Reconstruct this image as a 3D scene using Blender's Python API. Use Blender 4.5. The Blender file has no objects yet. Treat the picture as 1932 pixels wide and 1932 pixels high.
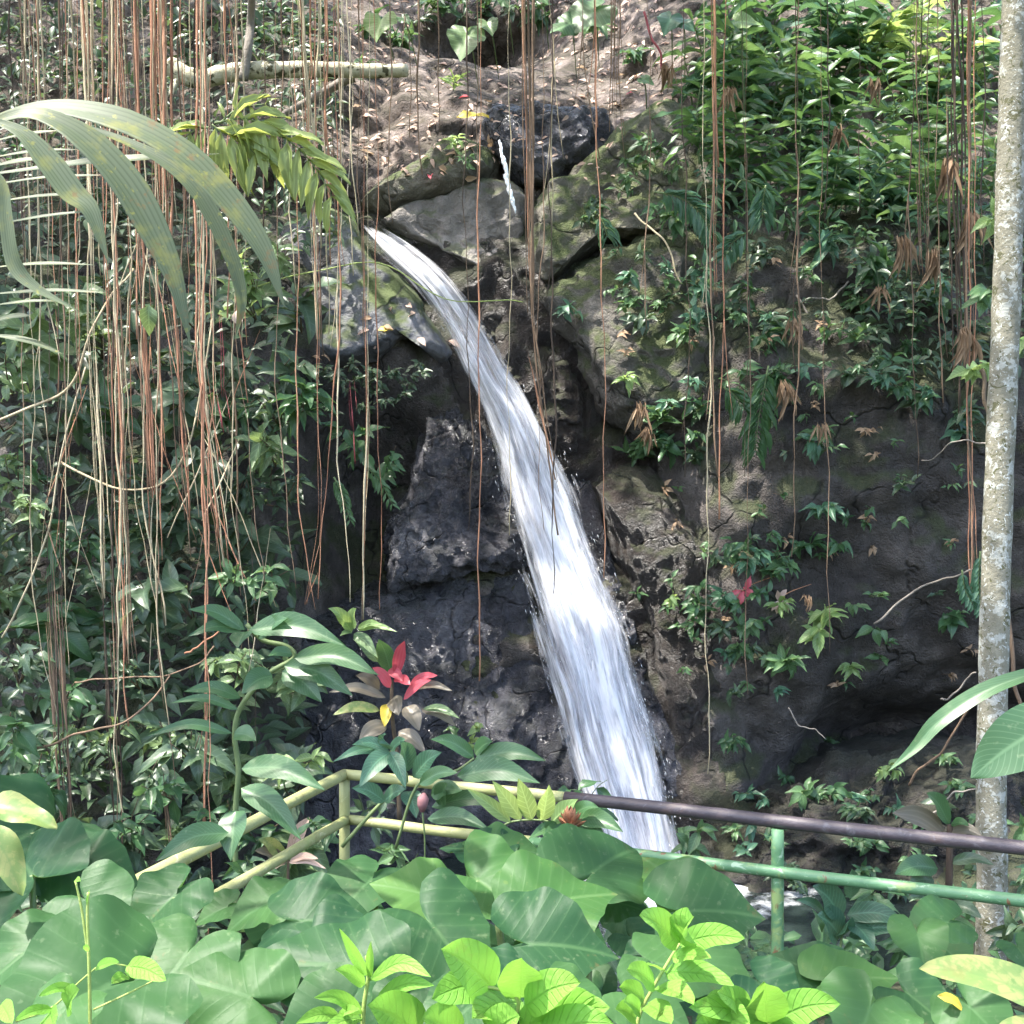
import bpy, math, random
import numpy as np
from mathutils import Vector, Matrix
from mathutils.bvhtree import BVHTree

random.seed(7)
rng = np.random.default_rng(11)
scn = bpy.context.scene

# ---------------------------------------------------------------- camera
TAN = 0.45
EYE = Vector((0.0, 0.0, 3.0))
cam_d = bpy.data.cameras.new('camera')
cam = bpy.data.objects.new('camera', cam_d)
scn.collection.objects.link(cam)
cam.location = EYE
cam.rotation_euler = (math.radians(90), 0, 0)
cam_d.sensor_width = 36
cam_d.lens = 18 / TAN
cam_d.clip_start = 0.05
cam_d.clip_end = 600
scn.camera = cam

# ---------------------------------------------------------------- sky, sun, exposure
SUN = Vector((-0.36, -0.16, 0.92)).normalized()       # direction towards the sun
elev = math.asin(SUN.z)
azim = math.atan2(SUN.x, SUN.y)                        # clockwise from +Y
world = bpy.data.worlds.new('World')
scn.world = world
world.use_nodes = True
wn = world.node_tree
wn.nodes.clear()
w_out = wn.nodes.new('ShaderNodeOutputWorld')
w_bg = wn.nodes.new('ShaderNodeBackground')
w_sky = wn.nodes.new('ShaderNodeTexSky')
w_sky.sky_type = 'NISHITA'
w_sky.sun_disc = False
w_sky.sun_elevation = elev
w_sky.sun_rotation = azim
w_sky.air_density = 1.0
w_sky.dust_density = 3.0
w_sky.ozone_density = 0.8
w_bg.inputs['Strength'].default_value = 0.15
wn.links.new(w_sky.outputs[0], w_bg.inputs['Color'])
wn.links.new(w_bg.outputs[0], w_out.inputs['Surface'])

sun_d = bpy.data.lights.new('sun', 'SUN')
sun_d.energy = 2.4
sun_d.angle = math.radians(0.6)
sun_d.color = (1.0, 0.955, 0.87)
sun = bpy.data.objects.new('sun', sun_d)
scn.collection.objects.link(sun)
sun.rotation_euler = SUN.to_track_quat('Z', 'Y').to_euler()
sun.location = (0, 0, 40)

scn.view_settings.view_transform = 'Standard'
scn.view_settings.look = 'None'
scn.view_settings.gamma = 1.0
scn.view_settings.use_curve_mapping = False
scn.view_settings.exposure = 2.7
scn.cycles.max_bounces = 4
scn.cycles.diffuse_bounces = 3
scn.cycles.glossy_bounces = 2
scn.cycles.transmission_bounces = 3
scn.cycles.transparent_max_bounces = 10
scn.cycles.use_adaptive_sampling = False
scn.cycles.caustics_reflective = False
scn.cycles.caustics_refractive = False
scn.cycles.use_denoising = True

# ================================================================ helpers
COL = scn.collection


def P(x, y, d):
    """point d metres out along the picture position (x, y) of a 1932 px square"""
    k = TAN * d / 966.0
    return Vector(((x - 966) * k, d, EYE.z - (y - 966) * k))


def px(n, d):
    return n * TAN * d / 966.0


def _hash(ix, iy, iz, seed):
    h = (ix.astype(np.int64) * 374761393 + iy.astype(np.int64) * 668265263 + iz.astype(np.int64) * 2147483647 + seed * 974711) & 0xFFFFFFFF
    h = ((h ^ (h >> 13)) * 1274126177) & 0xFFFFFFFF
    return ((h ^ (h >> 16)) & 0xFFFF) / 32767.5 - 1.0


def vnoise(p, freq, seed=0):
    q = np.asarray(p, dtype=float) * freq
    i = np.floor(q)
    f = q - i
    f = f * f * (3 - 2 * f)
    i = i.astype(np.int64)
    r = 0
    for a in (0, 1):
        for b in (0, 1):
            for c in (0, 1):
                w = (f[:, 0] if a else 1 - f[:, 0]) * (f[:, 1] if b else 1 - f[:, 1]) * (f[:, 2] if c else 1 - f[:, 2])
                r = r + w * _hash(i[:, 0] + a, i[:, 1] + b, i[:, 2] + c, seed)
    return r


def fbm(p, freq, octv=4, seed=0, gain=0.5):
    r, a = 0, 1.0
    for k in range(octv):
        r = r + a * vnoise(p, freq, seed + k * 17)
        freq *= 2.03
        a *= gain
    return r


class MB:
    def __init__(s):
        s.v, s.f, s.uv, s.m = [], [], [], []
        s.n = 0

    def add(s, V, F, UV=None, mi=0):
        V = np.asarray(V, dtype=float)
        s.v.append(V)
        s.uv.append(np.zeros((len(V), 2)) if UV is None else np.asarray(UV, dtype=float))
        o = s.n
        s.f += [tuple(i + o for i in q) for q in F]
        s.m += [mi] * len(F)
        s.n += len(V)

    def mesh(s, name, mats, smooth=True):
        me = bpy.data.meshes.new(name)
        V = np.concatenate(s.v)
        UV = np.concatenate(s.uv)
        me.from_pydata(V.tolist(), [], s.f)
        ul = me.uv_layers.new(name='UVMap')
        li = np.empty(len(me.loops), dtype=np.int32)
        me.loops.foreach_get('vertex_index', li)
        ul.data.foreach_set('uv', UV[li].astype(np.float32).ravel())
        for m in (mats if isinstance(mats, (list, tuple)) else [mats]):
            me.materials.append(m)
        if any(s.m):
            me.polygons.foreach_set('material_index', s.m)
        if smooth:
            me.polygons.foreach_set('use_smooth', [True] * len(me.polygons))
        me.update()
        return me

    def build(s, name, mats, parent=None, smooth=True):
        return link(name, s.mesh(name, mats, smooth), parent)


def link(name, me, parent=None, mat=None):
    o = bpy.data.objects.new(name, me)
    COL.objects.link(o)
    if parent is not None:
        o.parent = parent
        wm = parent.matrix_basis if parent.parent is None else parent.parent.matrix_basis @ parent.matrix_basis
        base = (Matrix.Translation(parent.location) if parent.type == 'EMPTY' else wm).inverted()
        o.matrix_basis = base @ mat if mat is not None else base
    elif mat is not None:
        o.matrix_basis = mat
    return o


def empty(name, loc):
    o = bpy.data.objects.new(name, None)
    COL.objects.link(o)
    o.empty_display_size = 0.1
    o.location = loc
    return o


THINGS = []


def tag(o, label, cat, group=None, at=None):
    o['label'] = label
    o['category'] = cat
    if group:
        o['group'] = group
    THINGS.append((o, at if at is not None else 0.0))
    return o


def structure(o):
    o['kind'] = 'structure'
    return o


def smooth_path(pts, n):
    """Catmull-Rom resample of a polyline"""
    pts = [Vector(p) for p in pts]
    if len(pts) == 2:
        return [pts[0].lerp(pts[1], i / (n - 1)) for i in range(n)]
    e = [pts[0] * 2 - pts[1]] + pts + [pts[-1] * 2 - pts[-2]]
    out = []
    m = len(pts) - 1
    for i in range(n):
        t = i / (n - 1) * m
        k = min(int(t), m - 1)
        u = t - k
        a, b, c, d = e[k], e[k + 1], e[k + 2], e[k + 3]
        out.append(0.5 * ((2 * b) + (c - a) * u + (2 * a - 5 * b + 4 * c - d) * u * u + (3 * b - a - 3 * c + d) * u ** 3))
    return out


def tube(mb, pts, rad, sides=6, mi=0, cap=True):
    pts = np.array([tuple(p) for p in pts])
    n = len(pts)
    rad = np.full(n, rad) if np.isscalar(rad) else np.asarray(rad)
    T = np.gradient(pts, axis=0)
    T /= np.linalg.norm(T, axis=1)[:, None] + 1e-9
    ref = np.array([0.31, 0.83, 0.47]) if abs(T[0][2]) > 0.6 else np.array([0.1, 0.2, 1.0])
    A = np.cross(T, ref)
    A /= np.linalg.norm(A, axis=1)[:, None] + 1e-9
    B = np.cross(T, A)
    th = np.arange(sides) / sides * 2 * math.pi
    V = pts[:, None, :] + rad[:, None, None] * (np.cos(th)[None, :, None] * A[:, None, :] + np.sin(th)[None, :, None] * B[:, None, :])
    seg = np.concatenate([[0], np.cumsum(np.linalg.norm(np.diff(pts, axis=0), axis=1))])
    UV = np.stack([np.tile(th / 6.2832, (n, 1)), np.tile(seg[:, None], (1, sides))], axis=2)
    F = []
    for i in range(n - 1):
        for j in range(sides):
            k = (j + 1) % sides
            F.append((i * sides + j, i * sides + k, (i + 1) * sides + k, (i + 1) * sides + j))
    if cap:
        F.append(tuple(range(sides - 1, -1, -1)))
        F.append(tuple((n - 1) * sides + j for j in range(sides)))
    mb.add(V.reshape(-1, 3), F, UV.reshape(-1, 2), mi)


# ================================================================ materials
def newmat(name):
    m = bpy.data.materials.new(name)
    m.use_nodes = True
    nt = m.node_tree
    nt.nodes.clear()
    return m, nt, nt.nodes, nt.links


def N(nt, typ, **kw):
    n = nt.nodes.new(typ)
    for k, v in kw.items():
        setattr(n, k, v)
    return n


def setin(n, **kw):
    for k, v in kw.items():
        n.inputs[k.replace('_', ' ')].default_value = v


def math_node(nt, op, a, b=None, c=None):
    n = nt.nodes.new('ShaderNodeMath')
    n.operation = op
    for i, s in enumerate((a, b, c)):
        if s is None:
            continue
        if isinstance(s, (int, float)):
            n.inputs[i].default_value = s
        else:
            nt.links.new(s, n.inputs[i])
    return n.outputs[0]


def mixc(nt, fac, a, b, blend='MIX'):
    n = nt.nodes.new('ShaderNodeMix')
    n.data_type = 'RGBA'
    n.blend_type = blend
    for sock, s in ((n.inputs[0], fac), (n.inputs[6], a), (n.inputs[7], b)):
        if isinstance(s, (int, float)):
            sock.default_value = s
        elif isinstance(s, tuple):
            sock.default_value = (*s[:3], 1)
        else:
            nt.links.new(s, sock)
    return n.outputs[2]


def ramp(nt, fac, stops):
    n = nt.nodes.new('ShaderNodeValToRGB')
    el = n.color_ramp.elements
    while len(el) < len(stops):
        el.new(0.5)
    for e, (p, c) in zip(el, stops):
        e.position = p
        e.color = (*c, 1) if isinstance(c, tuple) else (c, c, c, 1)
    nt.links.new(fac, n.inputs[0])
    return n.outputs[0]


def noise(nt, vec, scale, detail=4, rough=0.55, dist=0.0):
    n = nt.nodes.new('ShaderNodeTexNoise')
    setin(n, Scale=scale, Detail=detail, Roughness=rough, Distortion=dist)
    if vec is not None:
        nt.links.new(vec, n.inputs['Vector'])
    return n.outputs[0]


def geo_pos(nt):
    return nt.nodes.new('ShaderNodeNewGeometry')


def rock_mat(name, dark, mid, light, moss=0.3, wet=0.0, bump=0.5, mosscol=(0.055, 0.075, 0.018), scale=1.0, streak=0.0):
    m, nt, nd, lk = newmat(name)
    out = N(nt, 'ShaderNodeOutputMaterial')
    bs = N(nt, 'ShaderNodeBsdfPrincipled')
    g = geo_pos(nt)
    pos = g.outputs['Position']
    n1 = noise(nt, pos, 1.3 * scale, 5, 0.62, 0.4)
    n2 = noise(nt, pos, 9 * scale, 4, 0.65)
    n3 = noise(nt, pos, 2.4 * scale, 3, 0.6, 0.5)
    base = ramp(nt, n1, [(0.28, dark), (0.5, mid), (0.72, light)])
    base = mixc(nt, 0.6, base, ramp(nt, n2, [(0.25, 0.25), (0.5, 0.5), (0.78, 0.9)]), 'OVERLAY')
    if streak:
        mp = N(nt, 'ShaderNodeMapping')
        mp.inputs['Scale'].default_value = (7, 7, 0.7)
        lk.new(pos, mp.inputs['Vector'])
        ns = noise(nt, mp.outputs[0], 1.0, 5, 0.6)
        base = mixc(nt, math_node(nt, 'MULTIPLY', ramp(nt, ns, [(0.42, 0.0), (0.62, 1.0)]), streak), base, tuple(0.45 * c for c in dark))
    sep = N(nt, 'ShaderNodeSeparateXYZ')
    lk.new(g.outputs['Normal'], sep.inputs[0])
    up = math_node(nt, 'MULTIPLY_ADD', sep.outputs[2], 0.32, n3)
    mm = math_node(nt, 'MULTIPLY', ramp(nt, up, [(0.62 - 0.2 * moss, 0.0), (0.80 - 0.2 * moss, 1.0)]), min(1, moss * 1.5))
    mc = mixc(nt, n2, tuple(0.5 * c for c in mosscol), tuple(1.7 * c for c in mosscol))
    base = mixc(nt, mm, base, mc)
    wv = N(nt, 'ShaderNodeVectorMath', operation='MULTIPLY_ADD')
    nw = N(nt, 'ShaderNodeTexNoise')
    setin(nw, Scale=1.7, Detail=3.0)
    lk.new(pos, nw.inputs['Vector'])
    lk.new(nw.outputs['Color'], wv.inputs[0])
    wv.inputs[1].default_value = (0.9, 0.9, 0.9)
    lk.new(pos, wv.inputs[2])
    ve = N(nt, 'ShaderNodeTexVoronoi', feature='DISTANCE_TO_EDGE')
    setin(ve, Scale=0.95 * scale)
    lk.new(wv.outputs[0], ve.inputs['Vector'])
    ck = math_node(nt, 'MULTIPLY', ramp(nt, ve.outputs['Distance'], [(0.0, 1.0), (0.022, 0.0)]), ramp(nt, n3, [(0.42, 0.0), (0.55, 1.0)]))
    base = mixc(nt, math_node(nt, 'MULTIPLY', ck, 0.75), base, tuple(0.35 * c for c in dark))
    lk.new(base, bs.inputs['Base Color'])
    r0 = 0.85 - 0.62 * wet
    rr = math_node(nt, 'MULTIPLY_ADD', n3, 0.35, r0 - 0.16 - 0.06 * wet)
    rr = math_node(nt, 'MULTIPLY_ADD', mm, 0.3, rr)
    lk.new(rr, bs.inputs['Roughness'])
    bs.inputs['Specular IOR Level'].default_value = 0.35 + 0.5 * wet
    nb = noise(nt, pos, (14 + 12 * wet) * scale, 5, 0.72)
    nb2 = noise(nt, pos, 60 * scale, 1, 0.6)
    vo = N(nt, 'ShaderNodeTexVoronoi', feature='F1')
    setin(vo, Scale=7.0 * scale)
    lk.new(pos, vo.inputs['Vector'])
    h = math_node(nt, 'ADD', math_node(nt, 'MULTIPLY', nb, 1.0), math_node(nt, 'MULTIPLY', nb2, 0.35))
    h = math_node(nt, 'MULTIPLY_ADD', vo.outputs['Distance'], 0.35, h)
    h = math_node(nt, 'MULTIPLY_ADD', ck, -0.7, h)
    bp = N(nt, 'ShaderNodeBump')
    setin(bp, Strength=bump, Distance=0.08 + 0.05 * wet)
    lk.new(h, bp.inputs['Height'])
    lk.new(bp.outputs[0], bs.inputs['Normal'])
    lk.new(bs.outputs[0], out.inputs[0])
    return m


def leaf_mat(name, col, col2, vein=None, trans=0.35, rough=0.42, spots=0.0, spot_th=(0.58, 0.70), spot_scale=5.5, spotcol=(0.3, 0.36, 0.2), veins='pinnate', nv=9.0, bump=0.0, var=0.5, vmix=0.6, spec=0.5, tcol=None, brown=0.0):
    m, nt, nd, lk = newmat(name)
    out = N(nt, 'ShaderNodeOutputMaterial')
    bs = N(nt, 'ShaderNodeBsdfPrincipled')
    tr = N(nt, 'ShaderNodeBsdfTranslucent')
    mx = N(nt, 'ShaderNodeMixShader')
    uvn = N(nt, 'ShaderNodeUVMap')
    oi = N(nt, 'ShaderNodeObjectInfo')
    g = geo_pos(nt)
    rnd = math_node(nt, 'FRACT', math_node(nt, 'ADD', oi.outputs['Random'], g.outputs['Random Per Island']))
    pos = g.outputs['Position']
    n1 = noise(nt, pos, 7.0, 2, 0.6)
    base = mixc(nt, math_node(nt, 'MULTIPLY_ADD', n1, 0.5, math_node(nt, 'MULTIPLY_ADD', rnd, var, 0.25 - var / 2)), col, col2)
    sep = N(nt, 'ShaderNodeSeparateXYZ')
    lk.new(uvn.outputs[0], sep.inputs[0])
    u, v = sep.outputs[0], sep.outputs[1]
    if veins == 'pinnate':
        au = math_node(nt, 'ABSOLUTE', math_node(nt, 'MULTIPLY_ADD', u, 2.0, -1.0))
        rib = ramp(nt, au, [(0.02, 1.0), (0.10, 0.0)])
        lat = math_node(nt, 'PINGPONG', math_node(nt, 'MULTIPLY_ADD', au, -0.22 * nv, math_node(nt, 'MULTIPLY', v, nv)), 0.5)
        latm = ramp(nt, lat, [(0.03, 0.75), (0.12, 0.0)])
    elif veins == 'heart2':
        # u: across the blade (0.5 = midrib), v: along it (0 = stalk joint)
        au = math_node(nt, 'ABSOLUTE', math_node(nt, 'MULTIPLY_ADD', u, 2.0, -1.0))
        rib = ramp(nt, au, [(0.008, 1.0), (0.035, 0.0)])
        lat = math_node(nt, 'PINGPONG', math_node(nt, 'MULTIPLY_ADD', math_node(nt, 'POWER', au, 0.8), -3.6, math_node(nt, 'MULTIPLY', v, nv)), 0.5)
        latm = ramp(nt, lat, [(0.0, 0.42), (0.08, 0.12), (0.25, 0.0)])
    elif veins == 'heart':
        # u: angle around the stalk 0..1, v: radius
        rib0 = math_node(nt, 'ABSOLUTE', math_node(nt, 'MULTIPLY', math_node(nt, 'SINE', math_node(nt, 'MULTIPLY', u, math.pi * nv * 2)), 1.0))
        rib = ramp(nt, math_node(nt, 'MULTIPLY', rib0, math_node(nt, 'MULTIPLY_ADD', v, 1.0, 0.12)), [(0.01, 1.0), (0.075, 0.0)])
        lat = math_node(nt, 'PINGPONG', math_node(nt, 'MULTIPLY', math_node(nt, 'ADD', math_node(nt, 'MULTIPLY', rib0, -0.25), v), 9.0), 0.5)
        latm = ramp(nt, lat, [(0.03, 0.22), (0.14, 0.0)])
    else:
        # parallel pleats along the blade
        lat = math_node(nt, 'PINGPONG', math_node(nt, 'MULTIPLY', u, nv), 0.5)
        rib = ramp(nt, lat, [(0.05, 0.6), (0.25, 0.0)])
        latm = rib
    vm = math_node(nt, 'MAXIMUM', rib, latm)
    if vein is None:
        vein = tuple(min(1, c * 1.9 + 0.01) for c in col2)
    base = mixc(nt, math_node(nt, 'MULTIPLY', vm, vmix), base, vein)
    if spots:
        ns = noise(nt, pos, 38.0, 3, 0.6)
        base = mixc(nt, math_node(nt, 'MULTIPLY', ramp(nt, ns, [(0.62, 0.0), (0.70, 1.0)]), spots), base, spotcol)
        nb0 = noise(nt, pos, spot_scale, 4, 0.65)
        base = mixc(nt, math_node(nt, 'MULTIPLY', ramp(nt, nb0, [(spot_th[0], 0.0), (spot_th[1], 1.0)]), spots * 0.7), base, spotcol)
    if brown:
        nb1 = noise(nt, pos, 14.0, 5, 0.7)
        bm = ramp(nt, math_node(nt, 'MULTIPLY_ADD', v, 0.16, nb1), [(0.70, 0.0), (0.76, 1.0)])
        base = mixc(nt, math_node(nt, 'MULTIPLY', bm, brown), base, (0.16, 0.10, 0.045))
    lk.new(base, bs.inputs['Base Color'])
    bs.inputs['Roughness'].default_value = rough
    bs.inputs['Specular IOR Level'].default_value = spec
    if tcol is None:
        tb = mixc(nt, 0.55, base, (min(1, col2[0] * 2.1 + .03), min(1, col2[1] * 1.8 + .04), col2[2] * 1.2))
    else:
        tb = mixc(nt, 0.6, base, tcol)
    lk.new(tb, tr.inputs['Color'])
    mx.inputs[0].default_value = trans
    if bump:
        nb2 = noise(nt, pos, 60.0, 1, 0.6)
        bp = N(nt, 'ShaderNodeBump')
        setin(bp, Strength=bump, Distance=0.012)
        lk.new(math_node(nt, 'MULTIPLY_ADD', vm, -0.8, math_node(nt, 'MULTIPLY', nb2, 0.5)), bp.inputs['Height'])
        lk.new(bp.outputs[0], bs.inputs['Normal'])
    lk.new(bs.outputs[0], mx.inputs[1])
    lk.new(tr.outputs[0], mx.inputs[2])
    lk.new(mx.outputs[0], out.inputs[0])
    return m


def plain_mat(name, c1, c2, scale=8.0, rough=0.7, bump=0.4, spec=0.3, stretch=None, var=0.35, blotch=None, blotch_th=(0.5, 0.55), blotch_scale=6.0, bump_dist=0.02):
    m, nt, nd, lk = newmat(name)
    out = N(nt, 'ShaderNodeOutputMaterial')
    bs = N(nt, 'ShaderNodeBsdfPrincipled')
    g = geo_pos(nt)
    oi = N(nt, 'ShaderNodeObjectInfo')
    vec = g.outputs['Position']
    if stretch:
        mp = N(nt, 'ShaderNodeMapping')
        mp.inputs['Scale'].default_value = stretch
        lk.new(vec, mp.inputs['Vector'])
        vec = mp.outputs[0]
    n1 = noise(nt, vec, scale, 6, 0.65)
    f = math_node(nt, 'MULTIPLY_ADD', oi.outputs['Random'], var, math_node(nt, 'MULTIPLY_ADD', n1, 1.5, -0.25 - var / 2))
    f = math_node(nt, 'MINIMUM', math_node(nt, 'MAXIMUM', f, 0.0), 1.0)
    base = mixc(nt, f, c1, c2)
    for k, b in enumerate(blotch or []):
        nb = noise(nt, g.outputs['Position'], blotch_scale * (1 + 0.37 * k), 4, 0.6, 0.3 + k)
        base = mixc(nt, ramp(nt, nb, [(blotch_th[0] + 0.03 * k, 0.0), (blotch_th[1] + 0.03 * k, 1.0)]), base, b)
    lk.new(base, bs.inputs['Base Color'])
    bs.inputs['Roughness'].default_value = rough
    bs.inputs['Specular IOR Level'].default_value = spec
    bp = N(nt, 'ShaderNodeBump')
    setin(bp, Strength=bump, Distance=bump_dist)
    lk.new(noise(nt, vec, scale * 3, 6, 0.7), bp.inputs['Height'])
    lk.new(bp.outputs[0], bs.inputs['Normal'])
    lk.new(bs.outputs[0], out.inputs[0])
    return m


M = {}
M['rock_grey'] = rock_mat('smooth_grey_rock', (0.07, 0.062, 0.055), (0.17, 0.152, 0.138), (0.29, 0.255, 0.235), moss=0.4, wet=0.25, bump=0.6)
M['rock_moss'] = rock_mat('mossy_rock', (0.045, 0.042, 0.034), (0.12, 0.11, 0.088), (0.22, 0.20, 0.165), moss=0.6, wet=0.1, bump=0.7, mosscol=(0.062, 0.08, 0.028))
M['rock_slab_dull'] = rock_mat('dull_mossy_rock', (0.04, 0.036, 0.03), (0.10, 0.09, 0.077), (0.17, 0.152, 0.132), moss=0.6, wet=0.2, bump=0.8, mosscol=(0.055, 0.07, 0.024))
M['rock_blue'] = rock_mat('blue_grey_rock', (0.045, 0.045, 0.048), (0.105, 0.107, 0.118), (0.17, 0.17, 0.19), moss=0.6, wet=0.35, bump=0.35)
M['rock_wet'] = rock_mat('wet_black_rock', (0.042, 0.042, 0.050), (0.125, 0.123, 0.143), (0.27, 0.262, 0.29), moss=0.1, wet=0.95, bump=1.0, scale=1.4, streak=0.3)
M['rock_brown'] = rock_mat('brown_wet_rock', (0.026, 0.021, 0.019), (0.068, 0.055, 0.048), (0.15, 0.125, 0.11), moss=0.3, wet=0.75, bump=1.0, scale=1.3, streak=0.3)
M['earth'] = rock_mat('earth_face', (0.032, 0.027, 0.025), (0.085, 0.073, 0.066), (0.18, 0.155, 0.142), moss=0.5, wet=0.15, bump=1.0, mosscol=(0.05, 0.062, 0.024), streak=0.35)
M['earth_dark'] = rock_mat('damp_dark_earth', (0.018, 0.015, 0.013), (0.045, 0.038, 0.033), (0.095, 0.082, 0.072), moss=0.25, wet=0.3, bump=1.0, mosscol=(0.035, 0.045, 0.018))
M['soil'] = rock_mat('leaf_litter_soil', (0.05, 0.041, 0.036), (0.17, 0.137, 0.12), (0.42, 0.345, 0.315), moss=0.12, wet=0.0, bump=1.0, scale=2.0)

M['shrub'] = leaf_mat('dark_shrub_leaf', (0.030, 0.058, 0.030), (0.075, 0.125, 0.065), trans=0.3, rough=0.38, nv=7, vein=(0.13, 0.19, 0.11))
M['shrub_pale'] = leaf_mat('pale_shrub_leaf', (0.07, 0.12, 0.05), (0.14, 0.21, 0.09), trans=0.35, rough=0.4, nv=7, spots=0.3)
M['ginger'] = leaf_mat('ginger_leaf', (0.030, 0.082, 0.034), (0.065, 0.145, 0.055), trans=0.35, rough=0.4, nv=16, vein=(0.13, 0.23, 0.11), spots=0.25)
M['blue'] = leaf_mat('blue_green_leaf', (0.036, 0.095, 0.055), (0.075, 0.165, 0.095), trans=0.3, rough=0.4, nv=12, spots=0.25)
M['mid'] = leaf_mat('mid_green_leaf', (0.05, 0.105, 0.042), (0.10, 0.185, 0.078), trans=0.38, rough=0.42, nv=8)
M['bright'] = leaf_mat('bright_green_leaf', (0.14, 0.23, 0.08), (0.23, 0.33, 0.13), trans=0.45, rough=0.42, nv=8)
M['lime'] = leaf_mat('lime_leaf', (0.14, 0.33, 0.05), (0.24, 0.46, 0.08), vein=(0.09, 0.22, 0.04), trans=0.42, rough=0.5, nv=9, bump=0.5, tcol=(0.32, 0.62, 0.08), var=0.7, spots=0.12, spotcol=(0.34, 0.44, 0.12), brown=0.25, vmix=0.28)
M['taro'] = leaf_mat('taro_leaf', (0.013, 0.046, 0.022), (0.046, 0.108, 0.034), vein=(0.075, 0.15, 0.06), trans=0.26, rough=0.46, veins='heart2', nv=6.0, spots=0.14, bump=0.12, var=0.9, tcol=(0.2, 0.42, 0.06), brown=0.3, vmix=0.5, spec=0.16)
M['taro_lit'] = leaf_mat('sunlit_taro_leaf', (0.036, 0.10, 0.030), (0.080, 0.165, 0.045), vein=(0.12, 0.21, 0.08), trans=0.34, rough=0.46, veins='heart2', nv=6.0, spots=0.2, spotcol=(0.2, 0.26, 0.06), bump=0.12, var=0.8, tcol=(0.3, 0.5, 0.06), brown=0.35, vmix=0.5, spec=0.16)  # lighter yellow-green taro copy, sunlight put into the leaf colour
M['palm'] = leaf_mat('palm_leaflet', (0.062, 0.088, 0.052), (0.14, 0.172, 0.095), vein=(0.030, 0.046, 0.028), trans=0.3, rough=0.5, veins='parallel', nv=7, spots=0.9, spot_th=(0.52, 0.66), spot_scale=9.0, spotcol=(0.22, 0.22, 0.06), brown=0.8, var=0.4, vmix=0.95, spec=0.3)
M['frond'] = leaf_mat('small_frond_leaflet', (0.16, 0.22, 0.07), (0.28, 0.34, 0.11), trans=0.45, rough=0.45, veins='parallel', nv=3, tcol=(0.55, 0.58, 0.12))
M['variegated'] = leaf_mat('variegated_leaf', (0.20, 0.23, 0.07), (0.30, 0.31, 0.12), vein=(0.12, 0.19, 0.06), trans=0.3, rough=0.45, spots=1.0, spot_th=(0.46, 0.54), spot_scale=24.0, spotcol=(0.10, 0.19, 0.05), brown=0.3)
M['dry'] = leaf_mat('dry_leaf', (0.22, 0.13, 0.075), (0.42, 0.30, 0.19), trans=0.25, rough=0.7, vein=(0.2, 0.12, 0.07), tcol=(0.5, 0.35, 0.2))
M['pinkdry'] = leaf_mat('pinkish_dead_leaf', (0.42, 0.27, 0.20), (0.62, 0.46, 0.38), trans=0.2, rough=0.7, vein=(0.3, 0.18, 0.12), tcol=(0.6, 0.45, 0.35))
M['yellow'] = leaf_mat('yellow_leaf', (0.48, 0.34, 0.035), (0.62, 0.50, 0.07), trans=0.3, rough=0.5, vein=(0.4, 0.28, 0.05), tcol=(0.7, 0.55, 0.08))
M['red'] = leaf_mat('red_cordyline_leaf', (0.42, 0.045, 0.075), (0.62, 0.12, 0.15), trans=0.35, rough=0.4, veins='parallel', nv=4, vein=(0.55, 0.2, 0.2), tcol=(0.8, 0.12, 0.12))
M['bronze'] = leaf_mat('bronze_leaf', (0.09, 0.085, 0.06), (0.19, 0.16, 0.115), trans=0.3, rough=0.4, veins='parallel', nv=4, vein=(0.25, 0.2, 0.15), tcol=(0.4, 0.3, 0.15))
M['canopy'] = leaf_mat('canopy_leaf', (0.05, 0.10, 0.03), (0.09, 0.15, 0.045), trans=0.25, rough=0.45)

M['root_orange'] = plain_mat('orange_root', (0.25, 0.10, 0.055), (0.54, 0.29, 0.175), 9, 0.75, 0.8, stretch=(4, 4, 0.5))
M['root_straw'] = plain_mat('straw_root', (0.30, 0.23, 0.13), (0.62, 0.53, 0.36), 9, 0.7, 0.7, stretch=(4, 4, 0.5))
M['root_brown'] = plain_mat('brown_root', (0.11, 0.07, 0.045), (0.30, 0.20, 0.13), 9, 0.8, 0.8, stretch=(4, 4, 0.5))
M['root_dark'] = plain_mat('dark_root', (0.035, 0.025, 0.02), (0.11, 0.075, 0.05), 9, 0.8, 0.8, stretch=(4, 4, 0.5))
M['root_red'] = plain_mat('red_root', (0.20, 0.035, 0.045), (0.38, 0.09, 0.09), 9, 0.6, 0.5, stretch=(4, 4, 0.5))
M['stem'] = plain_mat('green_stem', (0.08, 0.12, 0.045), (0.17, 0.22, 0.09), 12, 0.5, 0.3)
M['stem_lime'] = plain_mat('lime_stem', (0.18, 0.26, 0.06), (0.34, 0.40, 0.12), 12, 0.5, 0.3)
M['stem_brown'] = plain_mat('woody_stem', (0.07, 0.05, 0.032), (0.18, 0.13, 0.085), 14, 0.8, 0.6)
M['bark_mottled'] = plain_mat('mottled_bark', (0.13, 0.12, 0.085), (0.25, 0.235, 0.18), 14, 0.85, 0.7, blotch=[(0.33, 0.33, 0.29), (0.09, 0.088, 0.045), (0.46, 0.47, 0.44)], blotch_th=(0.55, 0.58), blotch_scale=13.0, var=0.0)
M['bark_pale'] = plain_mat('pale_log_bark', (0.34, 0.31, 0.20), (0.62, 0.58, 0.44), 10, 0.85, 0.8, blotch=[(0.08, 0.075, 0.04), (0.55, 0.53, 0.42)], blotch_th=(0.56, 0.6), blotch_scale=7.0, var=0.0)
M['bark_grey'] = plain_mat('grey_wood', (0.14, 0.12, 0.10), (0.30, 0.27, 0.235), 10, 0.85, 0.8)
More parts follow.
